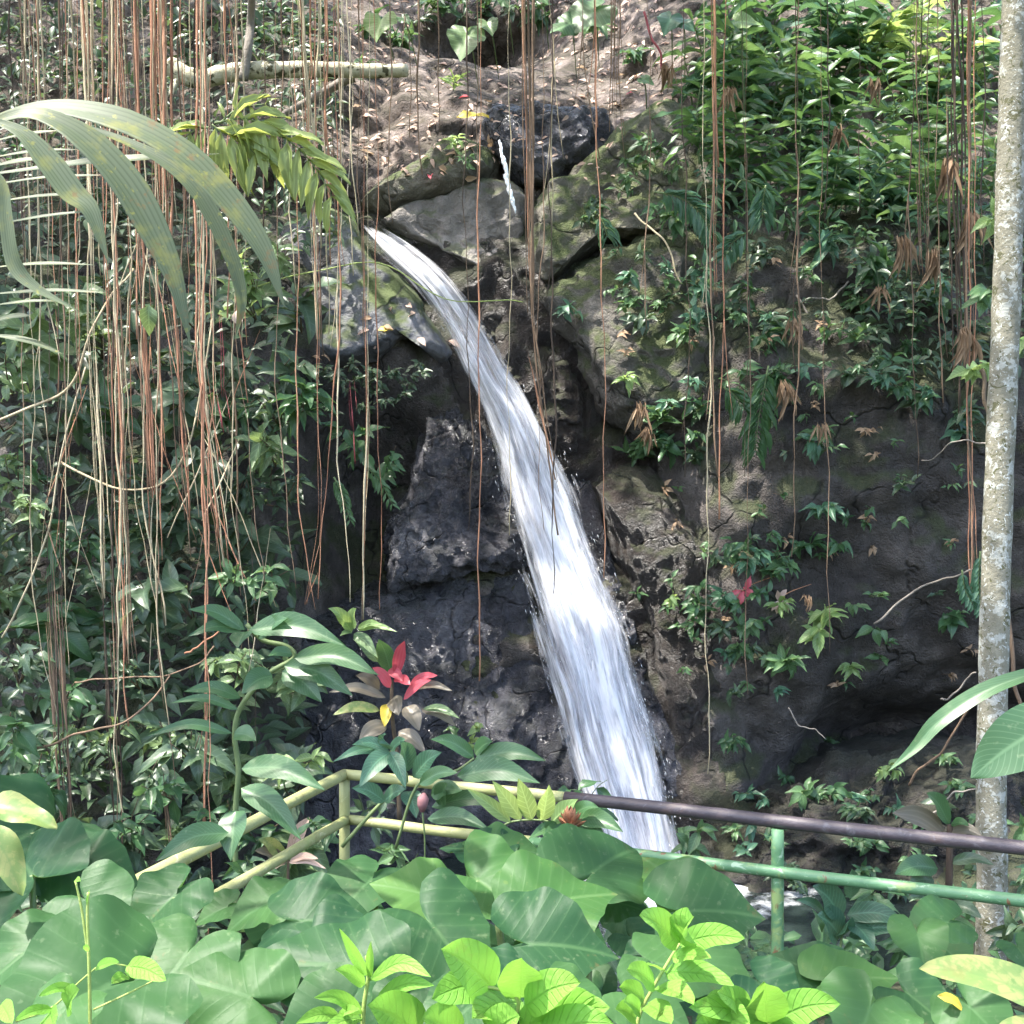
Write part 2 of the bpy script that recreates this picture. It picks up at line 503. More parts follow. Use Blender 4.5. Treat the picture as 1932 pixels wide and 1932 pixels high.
M['green_paint'] = plain_mat('worn_green_paint', (0.075, 0.18, 0.085), (0.13, 0.26, 0.125), 7, 0.42, 0.25, spec=0.5, blotch=[(0.22, 0.31, 0.12), (0.17, 0.09, 0.045), (0.28, 0.40, 0.26)], blotch_th=(0.56, 0.62), blotch_scale=8.0, var=0.0)
M['yellow_paint'] = plain_mat('yellowed_green_paint', (0.25, 0.26, 0.10), (0.38, 0.38, 0.18), 7, 0.5, 0.35, spec=0.4, blotch=[(0.30, 0.34, 0.12), (0.20, 0.17, 0.08), (0.52, 0.50, 0.30)], blotch_th=(0.58, 0.70), blotch_scale=6.0, var=0.0)
M['dark_paint'] = plain_mat('weathered_dark_paint', (0.035, 0.028, 0.033), (0.085, 0.065, 0.072), 8, 0.42, 0.3, spec=0.5, blotch=[(0.085, 0.06, 0.058), (0.12, 0.11, 0.12)], blotch_th=(0.58, 0.68), blotch_scale=9.0, var=0.0)
M['flower'] = plain_mat('orange_bract', (0.20, 0.075, 0.04), (0.40, 0.19, 0.10), 20, 0.6, 0.3)
M['pink'] = plain_mat('pink_bract', (0.16, 0.07, 0.075), (0.28, 0.13, 0.13), 20, 0.6, 0.3)


def water_mat():
    m, nt, nd, lk = newmat('falling_water')
    out = N(nt, 'ShaderNodeOutputMaterial')
    bs = N(nt, 'ShaderNodeBsdfPrincipled')
    tp = N(nt, 'ShaderNodeBsdfTransparent')
    tl = N(nt, 'ShaderNodeBsdfTranslucent')
    uvn = N(nt, 'ShaderNodeUVMap')
    uvn.uv_map = 'UVMap'
    sep = N(nt, 'ShaderNodeSeparateXYZ')
    lk.new(uvn.outputs[0], sep.inputs[0])
    u, v = sep.outputs[0], sep.outputs[1]

    def streaks(su, sv, seed, detail=5):
        cb = N(nt, 'ShaderNodeCombineXYZ')
        lk.new(math_node(nt, 'MULTIPLY', u, su), cb.inputs[0])
        lk.new(math_node(nt, 'MULTIPLY', v, sv), cb.inputs[1])
        cb.inputs[2].default_value = seed
        return noise(nt, cb.outputs[0], 1.0, detail, 0.6, 0.25)
    s1 = streaks(6.0, 0.9, 1.3)
    s2 = streaks(16.0, 2.0, 7.7)
    s3 = streaks(40.0, 4.5, 3.1, 3)
    s = math_node(nt, 'MULTIPLY_ADD', s2, 0.75, math_node(nt, 'MULTIPLY', s1, 0.75))
    s = math_node(nt, 'MULTIPLY_ADD', s3, 0.28, math_node(nt, 'ADD', s, -0.14))
    eu = math_node(nt, 'ABSOLUTE', math_node(nt, 'MULTIPLY_ADD', u, 2.0, -1.0))
    edge = math_node(nt, 'POWER', eu, 2.6)
    uf = N(nt, 'ShaderNodeUVMap')
    uf.uv_map = 'fade'
    sf = N(nt, 'ShaderNodeSeparateXYZ')
    lk.new(uf.outputs[0], sf.inputs[0])
    dens = math_node(nt, 'MULTIPLY_ADD', edge, -0.42, s)
    dens = math_node(nt, 'MULTIPLY_ADD', sf.outputs[0], -0.55, dens)
    alpha = ramp(nt, dens, [(0.50, 0.0), (0.66, 0.42), (0.84, 1.0)])
    col = ramp(nt, s, [(0.55, (0.46, 0.46, 0.52)), (0.72, (0.68, 0.68, 0.73)), (0.90, (0.80, 0.80, 0.83))])
    lk.new(col, bs.inputs['Base Color'])
    bs.inputs['Roughness'].default_value = 0.42
    lk.new(col, tl.inputs['Color'])
    m1 = N(nt, 'ShaderNodeMixShader')
    m1.inputs[0].default_value = 0.3
    lk.new(bs.outputs[0], m1.inputs[1])
    lk.new(tl.outputs[0], m1.inputs[2])
    m2 = N(nt, 'ShaderNodeMixShader')
    lk.new(alpha, m2.inputs[0])
    lk.new(tp.outputs[0], m2.inputs[1])
    lk.new(m1.outputs[0], m2.inputs[2])
    bp = N(nt, 'ShaderNodeBump')
    setin(bp, Strength=0.6, Distance=0.05)
    lk.new(s, bp.inputs['Height'])
    lk.new(bp.outputs[0], bs.inputs['Normal'])
    lk.new(m2.outputs[0], out.inputs[0])
    return m


def pool_mat():
    m, nt, nd, lk = newmat('pool_water')
    out = N(nt, 'ShaderNodeOutputMaterial')
    bs = N(nt, 'ShaderNodeBsdfPrincipled')
    g = geo_pos(nt)
    pos = g.outputs['Position']
    vd = N(nt, 'ShaderNodeVectorMath', operation='DISTANCE')
    lk.new(pos, vd.inputs[0])
    vd.inputs[1].default_value = (1.2, 9.2, 0.05)
    n1 = noise(nt, pos, 3.0, 6, 0.65)
    f = math_node(nt, 'MULTIPLY_ADD', n1, 2.4, math_node(nt, 'MULTIPLY', vd.outputs['Value'], -1.05))
    foam = ramp(nt, f, [(0.1, 0.0), (0.7, 1.0)])
    lk.new(mixc(nt, foam, (0.02, 0.03, 0.028), (0.86, 0.88, 0.9)), bs.inputs['Base Color'])
    lk.new(math_node(nt, 'MULTIPLY_ADD', foam, 0.5, 0.06), bs.inputs['Roughness'])
    bp = N(nt, 'ShaderNodeBump')
    setin(bp, Strength=0.6, Distance=0.05)
    lk.new(noise(nt, pos, 9.0, 5, 0.6), bp.inputs['Height'])
    lk.new(bp.outputs[0], bs.inputs['Normal'])
    lk.new(bs.outputs[0], out.inputs[0])
    return m


M['water'] = water_mat()
M['pool'] = pool_mat()
M['spray'] = plain_mat('spray_droplet', (0.8, 0.83, 0.88), (0.95, 0.96, 0.97), 5, 0.3, 0.0)

# ================================================================ terrain and rock
def sstep(a, b, x):
    t = np.clip((x - a) / (b - a), 0, 1)
    return t * t * (3 - 2 * t)


PC = np.array([(-1, 10.0), (0, 10.1), (1.5, 10.4), (3, 10.7), (4.5, 10.85), (5.6, 11.25), (6.3, 11.75), (7.5, 12.9), (9, 14.3), (13, 18.5)])
PR = np.array([(-1, 9.2), (0, 9.4), (0.5, 9.8), (1.5, 10.1), (2.5, 9.95), (3.2, 9.85), (4.2, 9.95), (5, 10.3), (5.8, 10.9), (6.5, 11.6), (8, 12.8), (9.5, 14), (13, 18)])
PL = np.array([(-1, 8.3), (0.5, 8.8), (2, 9.4), (4, 9.8), (5, 10.2), (6, 11), (7, 11.9), (9, 13.6), (13, 18)])


def cliff_y(x, z):
    wl = 1 - sstep(-2.7, -1.3, x)
    wr = sstep(0.9, 2.3, x)
    y = np.interp(z, PC[:, 0], PC[:, 1]) * (1 - wl - wr) + np.interp(z, PL[:, 0], PL[:, 1]) * wl + np.interp(z, PR[:, 0], PR[:, 1]) * wr
    y = y + 0.9 * np.exp(-((x + 1.45) / 0.5) ** 2 - ((z - 3.2) / 1.1) ** 2)          # dark recess under the left slab
    y = y + 1.9 * np.exp(-((x - 3.9) / 1.4) ** 2 - ((z - 0.75) / 0.6) ** 2)           # hollow at the foot of the earth wall
    y = y + 1.3 * np.exp(-((x + 0.3) / 0.8) ** 2 - ((z - 9.1) / 0.5) ** 2)         # dark gap behind the top leaves
    y = y + 0.8 * np.exp(-((x + 2.6) / 1.3) ** 2 - ((z - 6.15) / 0.33) ** 2)         # shaded undercut below the log
    p = np.stack([x, y * 0.6, z], axis=1)
    y = y - 0.34 * fbm(p, 0.55, 3, 3) - 0.2 * np.abs(fbm(p, 1.7, 3, 9)) - 0.07 * fbm(p, 4.5, 4, 21)
    return y


nx, nz = 381, 291
gx = np.linspace(-9.5, 9.5, nx)
gz = np.linspace(-0.9, 13, nz)
GX, GZ = np.meshgrid(gx, gz)
fx, fz = GX.ravel(), GZ.ravel()
fy = cliff_y(fx, fz)
CV = np.stack([fx, fy, fz], axis=1)
idx = np.arange(nx * nz).reshape(nz, nx)
CF = np.stack([idx[:-1, :-1], idx[:-1, 1:], idx[1:, 1:], idx[1:, :-1]], axis=2).reshape(-1, 4)
# litter-strewn soil on the gentle upper bank, earth on the face, wet rock round the fall
cc = CV[CF].mean(axis=1)
nn = fbm(cc, 0.9, 3, 40)
mi = np.zeros(len(CF), dtype=int)
mi[(cc[:, 2] + 0.5 * nn > 6.0)] = 1
chx = np.interp(cc[:, 2], [0, 2, 4, 6], [1.3, 0.9, 0.25, -0.6])
mi[(np.abs(cc[:, 0] - chx) < 0.75 + 0.25 * nn) & (cc[:, 2] < 5.6)] = 2
cb = MB()
cb.v.append(CV); cb.uv.append(np.zeros((len(CV), 2))); cb.n = len(CV)
cb.f = [tuple(q) for q in CF.tolist()]
cb.m = mi.tolist()
cliff = structure(cb.build('cliff', [M['earth'], M['soil'], M['rock_brown']]))

BV, BF = [CV], [CF.tolist()]


def bvh_add(V, F):
    o = sum(len(a) for a in BV)
    BV.append(np.asarray(V))
    BF.append([[i + o for i in q] for q in F])


def ground_z(x, y):
    z = 1.4 - 0.19 * y
    z = np.where(y > 5.2, 0.41 - 0.16 * (y - 5.2), z)
    pool = np.exp(-((x - 0.9) / 1.5) ** 4 - ((y - 8.8) / 1.7) ** 4)
    z = z - 0.65 * pool
    z = z + 0.75 * sstep(2.0, 4.2, x) * sstep(7.0, 9.4, y) * (1 - sstep(10.6, 12, y))
    z = z + 0.5 * (1 - sstep(-3.6, -1.6, x)) * sstep(5.5, 8, y)
    p = np.stack([x, y, x * 0], axis=1)
    near = np.exp(-((x / 14) ** 4) - (((y - 6) / 14) ** 4))
    z = z * near + (1 - near) * (0.3 + 1.5 * vnoise(p, 0.03, 5)) + 0.10 * fbm(p, 1.1, 4, 2) * near
    return z


g1 = np.concatenate([np.linspace(-180, -12, 18), np.linspace(-11, 11, 150), np.linspace(12, 180, 18)])
g2 = np.concatenate([np.linspace(-120, -4, 16), np.linspace(-3, 13, 120), np.linspace(14, 240, 20)])
A, B = np.meshgrid(g1, g2)
gxx, gyy = A.ravel(), B.ravel()
GV = np.stack([gxx, gyy, ground_z(gxx, gyy)], axis=1)
gi = np.arange(len(gxx)).reshape(len(g2), len(g1))
GF = np.stack([gi[:-1, :-1], gi[:-1, 1:], gi[1:, 1:], gi[1:, :-1]], axis=2).reshape(-1, 4).tolist()
gb = MB()
gb.add(GV, GF)
ground = structure(gb.build('ground', M['earth']))

# hillside that carries the bank on behind and beside the cliff
hb = MB()
hx = np.linspace(-70, 70, 71); hy = np.linspace(9, 90, 42)
A, B = np.meshgrid(hx, hy)
hxx, hyy = A.ravel(), B.ravel()
zz = np.interp(hyy, [9, 12, 16, 18.5, 30, 60, 90], [-2, 0.5, 8, 12.2, 18, 23, 25]) * (1 - 0.25 * sstep(15, 70, np.abs(hxx)))
zz = np.where(np.abs(hxx) < 10.5, np.minimum(zz, np.interp(hyy, [9, 17.4, 18.6, 30, 60, 90], [-2, 8, 12.3, 18, 23, 25])), zz)
zz = zz + 0.6 * vnoise(np.stack([hxx, hyy, zz * 0], 1), 0.13, 8)
hi = np.arange(len(hxx)).reshape(len(hy), len(hx))
HF = np.stack([hi[:-1, :-1], hi[:-1, 1:], hi[1:, 1:], hi[1:, :-1]], axis=2).reshape(-1, 4).tolist()
hb.add(np.stack([hxx, hyy, zz], 1), HF)
structure(hb.build('hillside', M['soil']))


def rock(name, outline, d, thick, mat, label, round_=0.45, slope=(0, 0), amp=0.10, seed=1, bulge=0.0, freq=1.6, cat='rock', rough=0.5):
    """a boulder: outline (picture px at distance d) rounded over to its thickness behind"""
    pts = smooth_path([Vector((x, y, 0)) for x, y in outline + outline[:1]], 221)[:-1]
    O = np.array([[(p.x - 966) * TAN * d / 966, EYE.z - (p.y - 966) * TAN * d / 966] for p in pts])
    c = O.mean(axis=0)
    R = 76
    V = []
    na = len(O)
    size = np.sqrt(((O - c) ** 2).sum(1)).mean()
    rr = round_
    for k in range(R):
        t = k / (R - 1)
        t = t ** 1.35
        q = c + (O - c) * (1 - t)
        e = min(t / rr, 1)
        y = d + thick * (1 - math.sqrt(max(0, 1 - (1 - e) ** 2))) - bulge * (1 - (1 - t) ** 2)
        y = y + slope[0] * (q[:, 0] - c[0]) + slope[1] * (q[:, 1] - c[1])
        V.append(np.stack([q[:, 0], y if not np.isscalar(y) else np.full(na, y), q[:, 1]], axis=1))
    # skirt behind
    b = V[0].copy(); b[:, 1] += 0.8
    V.insert(0, b)
    V = np.concatenate(V)
    n1 = fbm(V, freq, 4, seed * 31)
    n2 = 1 - np.abs(fbm(V, freq * 2.3, 3, seed * 53)) * 2
    n3 = fbm(V, freq * 5, 3, seed * 13)
    n4 = fbm(V, freq * 14, 2, seed * 19)
    dirv = V - np.array([c[0], d + thick, c[1]])
    dirv /= np.linalg.norm(dirv, axis=1)[:, None] + 1e-6
    V = V + dirv * (amp * n1 + amp * 0.35 * n2 + rough * amp * (0.30 * n3 + 0.12 * n4))[:, None]
    ii = np.arange((R + 1) * na).reshape(R + 1, na)
    F = []
    for k in range(R):
        for j in range(na):
            F.append((int(ii[k, j]), int(ii[k, (j + 1) % na]), int(ii[k + 1, (j + 1) % na]), int(ii[k + 1, j])))
    mb = MB()
    mb.add(V, F)
    o = mb.build(name, mat)
    tag(o, label, cat, at=c[0])
    bvh_add(V, F)
    return o


rock('rock_slab', [(420, 430), (500, 372), (590, 345), (650, 365), (695, 445), (745, 492), (800, 560), (838, 620), (862, 668), (838, 686), (806, 660), (782, 632), (745, 662), (690, 690), (600, 692), (500, 672), (440, 620), (415, 520)],
     10.6, 0.9, M['rock_blue'], 'smooth blue-grey rock slab whose pointed end meets the left edge of the waterfall', slope=(0.1, 0.25), amp=0.07, seed=1, round_=0.3)
rock('boulder', [(792, 740), (850, 690), (905, 760), (960, 850), (1000, 950), (1030, 1060), (960, 1085), (880, 1092), (800, 1118), (740, 1130), (714, 1092), (718, 1010), (758, 920), (775, 840)],
     10.3, 0.8, M['rock_wet'], 'tall wet black rock left of the waterfall, under the pointed slab', slope=(0.1, 0.34), amp=0.13, seed=2, rough=0.8, round_=0.4, freq=2.2)
rock('boulder', [(560, 1160), (650, 1132), (760, 1125), (830, 1098), (930, 1075), (1010, 1082), (1060, 1180), (1100, 1290), (1135, 1400), (1165, 1500), (1190, 1640), (900, 1680), (700, 1680), (540, 1640), (490, 1420), (470, 1290), (510, 1200)],
     10.0, 0.8, M['rock_wet'], 'broad rounded wet rock at the foot of the waterfall behind the red cordyline', slope=(0.05, 0.30), amp=0.13, seed=3, rough=0.8, round_=0.25, freq=1.9)
rock('rock_slab', [(700, 405), (760, 372), (830, 350), (890, 322), (950, 322), (1000, 350), (1012, 440), (1005, 545), (965, 560), (905, 520), (850, 495), (800, 470), (755, 445)],
     11.0, 0.8, M['rock_grey'], 'smooth grey-brown slab just above the lip of the waterfall', slope=(0.12, 0.32), amp=0.09, seed=4, round_=0.22)
rock('boulder', [(668, 362), (700, 330), (780, 280), (850, 232), (920, 240), (945, 290), (900, 335), (840, 358), (780, 380), (715, 390)],
     10.95, 0.7, M['rock_moss'], 'green mossy boulder above the lip of the waterfall with a yellow leaf on top', slope=(0, 0.25), amp=0.07, seed=5, round_=0.6)
rock('boulder', [(890, 235), (915, 182), (1000, 162), (1080, 176), (1150, 172), (1170, 240), (1110, 310), (1040, 340), (985, 335), (940, 300)],
     11.35, 0.9, M['rock_wet'], 'dark wet boulder between the mossy boulder and the sloping mossy slab', slope=(0, 0.4), amp=0.12, seed=6, rough=1.0, round_=0.35)
rock('rock_slab', [(1005, 338), (1100, 285), (1200, 212), (1290, 150), (1380, 185), (1415, 320), (1350, 425), (1250, 448), (1150, 450), (1085, 490), (1040, 535), (1004, 545), (990, 430)],
     10.85, 0.8, M['rock_moss'], 'long mossy slab sloping down from upper right to the crack above the falls', slope=(0.05, 0.28), amp=0.11, seed=7, round_=0.2)
rock('rock_slab', [(1008, 548), (1070, 482), (1180, 432), (1300, 408), (1430, 430), (1490, 560), (1460, 720), (1340, 810), (1210, 800), (1130, 740), (1065, 640)],
     10.3, 0.8, M['rock_slab_dull'], 'broad grey slab right of the crack, below the long mossy slab', slope=(0.02, 0.26), amp=0.12, seed=8, round_=0.35)
rock('boulder', [(860, 545), (930, 545), (1010, 560), (1080, 625), (1112, 740), (1125, 860), (1060, 890), (990, 850), (940, 760), (890, 650)],
     10.75, 0.8, M['rock_brown'], 'brown glistening rock along the right side of the upper waterfall', slope=(0.0, 0.2), amp=0.10, seed=9, rough=1.3, round_=0.5, freq=2.4)
rock('boulder', [(1040, 870), (1110, 850), (1150, 960), (1200, 1120), (1250, 1300), (1310, 1480), (1330, 1640), (1200, 1660), (1150, 1480), (1110, 1250), (1070, 1050)],
     10.15, 0.8, M['rock_wet'], 'long dark wet rock beside the right edge of the lower waterfall', slope=(0.0, 0.2), amp=0.11, seed=10, rough=1.3, round_=0.5, freq=2.0)
rock('boulder', [(1120, 900), (1190, 870), (1290, 890), (1370, 1000), (1390, 1180), (1370, 1360), (1290, 1480), (1250, 1330), (1190, 1120)],
     9.95, 0.7, M['rock_brown'], 'broad bulging wet rock between the waterfall and the dark earth wall', slope=(0.0, 0.1), amp=0.09, seed=11, rough=1.0, round_=0.6)
rock('boulder', [(1330, 1640), (1420, 1590), (1560, 1550), (1700, 1515), (1850, 1480), (1980, 1490), (2020, 1640), (1900, 1800), (1600, 1830), (1400, 1790), (1310, 1720)],
     8.9, 1.0, M['earth_dark'], 'low earthy mound behind the green railing at the foot of the wall', slope=(0.0, 0.55), amp=0.17, seed=12, rough=1.2, round_=0.5)

bvh = BVHTree.FromPolygons([tuple(v) for v in np.concatenate(BV)], [tuple(q) for f in BF for q in f])
gbvh = BVHTree.FromPolygons([tuple(v) for v in GV], [tuple(q) for q in GF])


def hit(x, y, off=0.0):
    dr = (P(x, y, 1.0) - EYE).normalized()
    loc, nor, i, dist = bvh.ray_cast(EYE, dr)
    if loc is None:
        loc = P(x, y, 11); nor = Vector((0, -1, 0))
    if nor.y > 0:
        nor = -nor
    return loc - dr * off, nor


# ================================================================ water
FALL = [(412, 650, 676), (428, 668, 716), (440, 686, 752), (462, 694, 782), (490, 722, 815), (520, 765, 848), (560, 797, 884), (600, 822, 910), (650, 850, 936), (700, 872, 966), (750, 893, 1000), (800, 912, 1026), (850, 928, 1050),
        (900, 942, 1074), (950, 955, 1094), (1000, 968, 1110), (1050, 980, 1128), (1100, 996, 1152), (1200, 1030, 1184), (1300, 1060, 1206), (1400, 1088, 1236), (1500, 1118, 1258), (1600, 1142, 1282), (1680, 1150, 1300)]
FA = np.array(FALL, dtype=float)


def fall_depth(y):
    # rides just in front of whatever rock lies behind
    return np.interp(y, [412, 440, 520, 700, 900, 1100, 1300, 1600, 1700], [11.1, 10.75, 10.45, 10.15, 10.0, 9.75, 9.5, 9.2, 9.15])


def water_sheet(parent, name, off, grow, seed, y0=414, y1=1680, uoff=0.0, left=0.0, right=1.0, ridge=0.035):
    nv, nu = 200, 30
    ys = np.linspace(y0, y1, nv)
    wd = sstep(820, 1250, ys)
    ut = (1 - sstep(640, 800, ys)) * sstep(430, 500, ys)
    L = np.interp(ys, FA[:, 0], FA[:, 1]) - grow - 5 * wd - 6 * ut
    Rr = np.interp(ys, FA[:, 0], FA[:, 2]) + grow + 6 * wd + 7 * ut
    k3 = np.ones(9) / 9
    L = np.convolve(np.pad(L, 4, mode='edge'), k3, 'valid'); Rr = np.convolve(np.pad(Rr, 4, mode='edge'), k3, 'valid')
    V, UV, FD = [], [], []
    acc = 0
    for i, y in enumerate(ys):
        d = fall_depth(y)
        a = L[i] + (Rr[i] - L[i]) * left
        b = L[i] + (Rr[i] - L[i]) * right
        acc += px(ys[1] - ys[0], d)
        for j in range(nu):
            u = j / (nu - 1)
            p = P(a + (b - a) * u, y, d)
            V.append((p.x, p.y - off - 0.10 * math.sin(math.pi * u), p.z))
            UV.append((u, acc + seed * 3.7))
            FD.append(max(0, 1 - (i / nv) / 0.22) if seed > 1 else max(0, 1 - (i / nv) / 0.03))
    V = np.array(V); UV = np.array(UV)
    q = np.stack([UV[:, 0] * 9 + seed * 5, UV[:, 1] * 1.1, np.full(len(UV), seed)], 1)
    V[:, 1] += ridge * 2 * fbm(q, 1.0, 3, seed * 7)
    V[:, 0] += 0.022 * fbm(q * np.array([0.25, 1.6, 1]), 1.0, 3, seed * 9)
    ii = np.arange(nv * nu).reshape(nv, nu)
    F = np.stack([ii[:-1, :-1], ii[:-1, 1:], ii[1:, 1:], ii[1:, :-1]], axis=2).reshape(-1, 4).tolist()
    mb = MB()
    mb.add(V, F, UV)
    o = mb.build(name, M['water'], parent)
    fl = o.data.uv_layers.new(name='fade')
    li = np.empty(len(o.data.loops), dtype=np.int32)
    o.data.loops.foreach_get('vertex_index', li)
    fv = np.stack([np.array(FD), np.zeros(len(FD))], 1)
    fl.data.foreach_set('uv', fv[li].astype(np.float32).ravel())
    return o


wf = empty('waterfall', P(1210, 1600, 9.2))
wf['kind'] = 'structure'
wf['label'] = 'white waterfall sliding down the dark wet rocks'
wf['category'] = 'waterfall'
water_sheet(wf, 'water_sheet', 0.0, -3, 1)
water_sheet(wf, 'water_sheet', 0.07, -4, 2)
water_sheet(wf, 'water_sheet', 0.13, 3, 3, y0=540)
water_sheet(wf, 'water_sheet', -0.03, 9, 6, y0=700)
water_sheet(wf, 'water_sheet', 0.18, 2, 4, y0=1055, left=-0.16, right=0.5)

# the thin trickle in the crack above
tb = MB()
tr_pts = [P(943, 268, 10.75), P(950, 300, 10.7), P(955, 335, 10.65), P(963, 365, 10.6), P(969, 392, 10.6)]
for k in range(26):
    t = k / 25
    c = smooth_path(tr_pts, 26)[k] + Vector((random.uniform(-.012, .012), -0.05, 0))
    w = px(4 + 3 * math.sin(t * 3.1), 10.7)
    e = c + Vector((w * random.uniform(0.2, 0.9), -0.01, -px(14, 10.7)))
    tube(tb, [c, c.lerp(e, 0.5) + Vector((0, -0.01, 0)), e], [w * .45, w * .55, w * .2], 5)
tri = tb.build('trickle_water', M['spray'])
structure(tri)

# spray at the edges and the foot
sb = MB()
oct_v = np.array([(1, 0, 0), (-1, 0, 0), (0, 1, 0), (0, -1, 0), (0, 0, 1), (0, 0, -1)], dtype=float)
oct_f = [(0, 2, 4), (2, 1, 4), (1, 3, 4), (3, 0, 4), (2, 0, 5), (1, 2, 5), (3, 1, 5), (0, 3, 5)]
for k in range(420):
    y = 700 + 950 * random.random() ** 0.55
    side = random.random() < 0.5
    e = np.interp(y, FA[:, 0], FA[:, 1 if side else 2])
    x = e + random.gauss(0, 11)
    if y > 1540:
        x = random.uniform(1110, 1320)
    d = fall_depth(y) - random.uniform(0.0, 0.25)
    r = random.uniform(0.0010, 0.0024)
    fl = (P(x + 2.9, y + 10, d) - P(x, y, d)).normalized()
    ln_ = r * random.uniform(3, 14)
    ov = oct_v * r
    ov = ov + np.outer(oct_v[:, 2] * ln_, np.array(fl))
    sb.add(ov + np.array(P(x, y, d)), oct_f)
so = sb.build('spray', M['spray'])
so['kind'] = 'stuff'; so['label'] = 'fine white droplets beside the waterfall'; so['category'] = 'spray'

pv = []
pn = 48
for k in range(pn):
    a = 2 * math.pi * k / pn
    pv.append((0.9 + 2.6 * math.cos(a), 8.7 + 2.3 * math.sin(a), 0.06))
pb = MB()
pb.add(pv + [(0.9, 8.7, 0.06)], [(k, (k + 1) % pn, pn) for k in range(pn)])
structure(pb.build('pool_water', M['pool']))

# ================================================================ leaves
def blade(shape, bend=0.3, fold=0.25, rows=7, cols=5, wave=0.0, seed=0):
    """unit leaf: base at 0, tip at +Y 1, width along X (unit width 1), normal +Z"""
    V, UV, F = [], [], []
    for i in range(rows):
        v = i / (rows - 1)
        if shape == 'ovate':
            w = (math.sin(math.pi * min(1, v * 1.02) ** 0.72)) * (1 - 0.25 * v)
        elif shape == 'lance':
            w = math.sin(math.pi * v ** 0.85) ** 0.85
        elif shape == 'obovate':
            w = math.sin(math.pi * v ** 1.35) ** 0.8
        elif shape == 'strap':
            w = min(1, v * 8 + 0.25) * (1 - v ** 4) ** 0.8
        elif shape == 'elliptic':
            w = math.sin(math.pi * v) ** 0.7
        else:
            w = math.sin(math.pi * v)
        w = max(w, 0.015) * 0.5
        ang = bend * v
        y = v if abs(bend) < 1e-4 else math.sin(ang) / bend
        z = 0 if abs(bend) < 1e-4 else -(1 - math.cos(ang)) / bend
        for j in range(cols):
            u = j / (cols - 1) * 2 - 1
            x = u * w
            zz = z + fold * abs(u) * w + wave * math.sin(v * 9 + seed + (2 if u > 0 else 0)) * u * u * 0.12
            V.append((x, y, zz))
            UV.append((u * 0.5 + 0.5, v))
    for i in range(rows - 1):
        for j in range(cols - 1):
            a = i * cols + j
            F.append((a, a + 1, a + cols + 1, a + cols))
    return np.array(V), F, np.array(UV)


_LM = {}


def leaf_mesh(shape, mat, variant=0, wr=0.4, rows=6, cols=5):
    key = (shape, mat, variant, round(wr, 2), rows, cols)
    if key not in _LM:
        r = random.Random(hash((shape, variant)) % 9999)
        V, F, UV = blade(shape, bend=0.25 + 0.3 * variant, fold=0.18 + 0.12 * (variant % 2), rows=rows, cols=cols, wave=0.5, seed=variant * 2.1)
        V = V * np.array([wr, 1, 1]) if True else V
        mb = MB(); mb.add(V, F, UV)
        _LM[key] = mb.mesh('leaf', M[mat])
    return _LM[key]


def frame(base, dr, nor, scale):
    y = Vector(dr).normalized()
    n = Vector(nor)
    x = y.cross(n)
    if x.length < 1e-4:
        x = y.cross(Vector((0.3, -0.9, 0.4)))
    x.normalize()
    z = x.cross(y)
    m = Matrix(((x.x, y.x, z.x, base[0]), (x.y, y.y, z.y, base[1]), (x.z, y.z, z.z, base[2]), (0, 0, 0, 1)))
    return m @ Matrix.Scale(scale, 4)


def put_leaf(parent, base, dr, nor, size, shape='ovate', mat='shrub', wr=0.45, rows=6, cols=5, name='leaf'):
    me = leaf_mesh(shape, mat, random.randrange(4), wr, rows, cols)
    return link(name, me, parent, frame(base, dr, nor, size))


def stems(parent, paths, r, mat, name='stem', n=8, taper=0.5):
    for p in paths:
        mb = MB()
        q = smooth_path(p, n)
        tube(mb, q, np.linspace(r, r * taper, n), 6)
        mb.build(name, M[mat], parent)


def rvec(s=1.0):
    return Vector((random.gauss(0, s), random.gauss(0, s), random.gauss(0, s)))


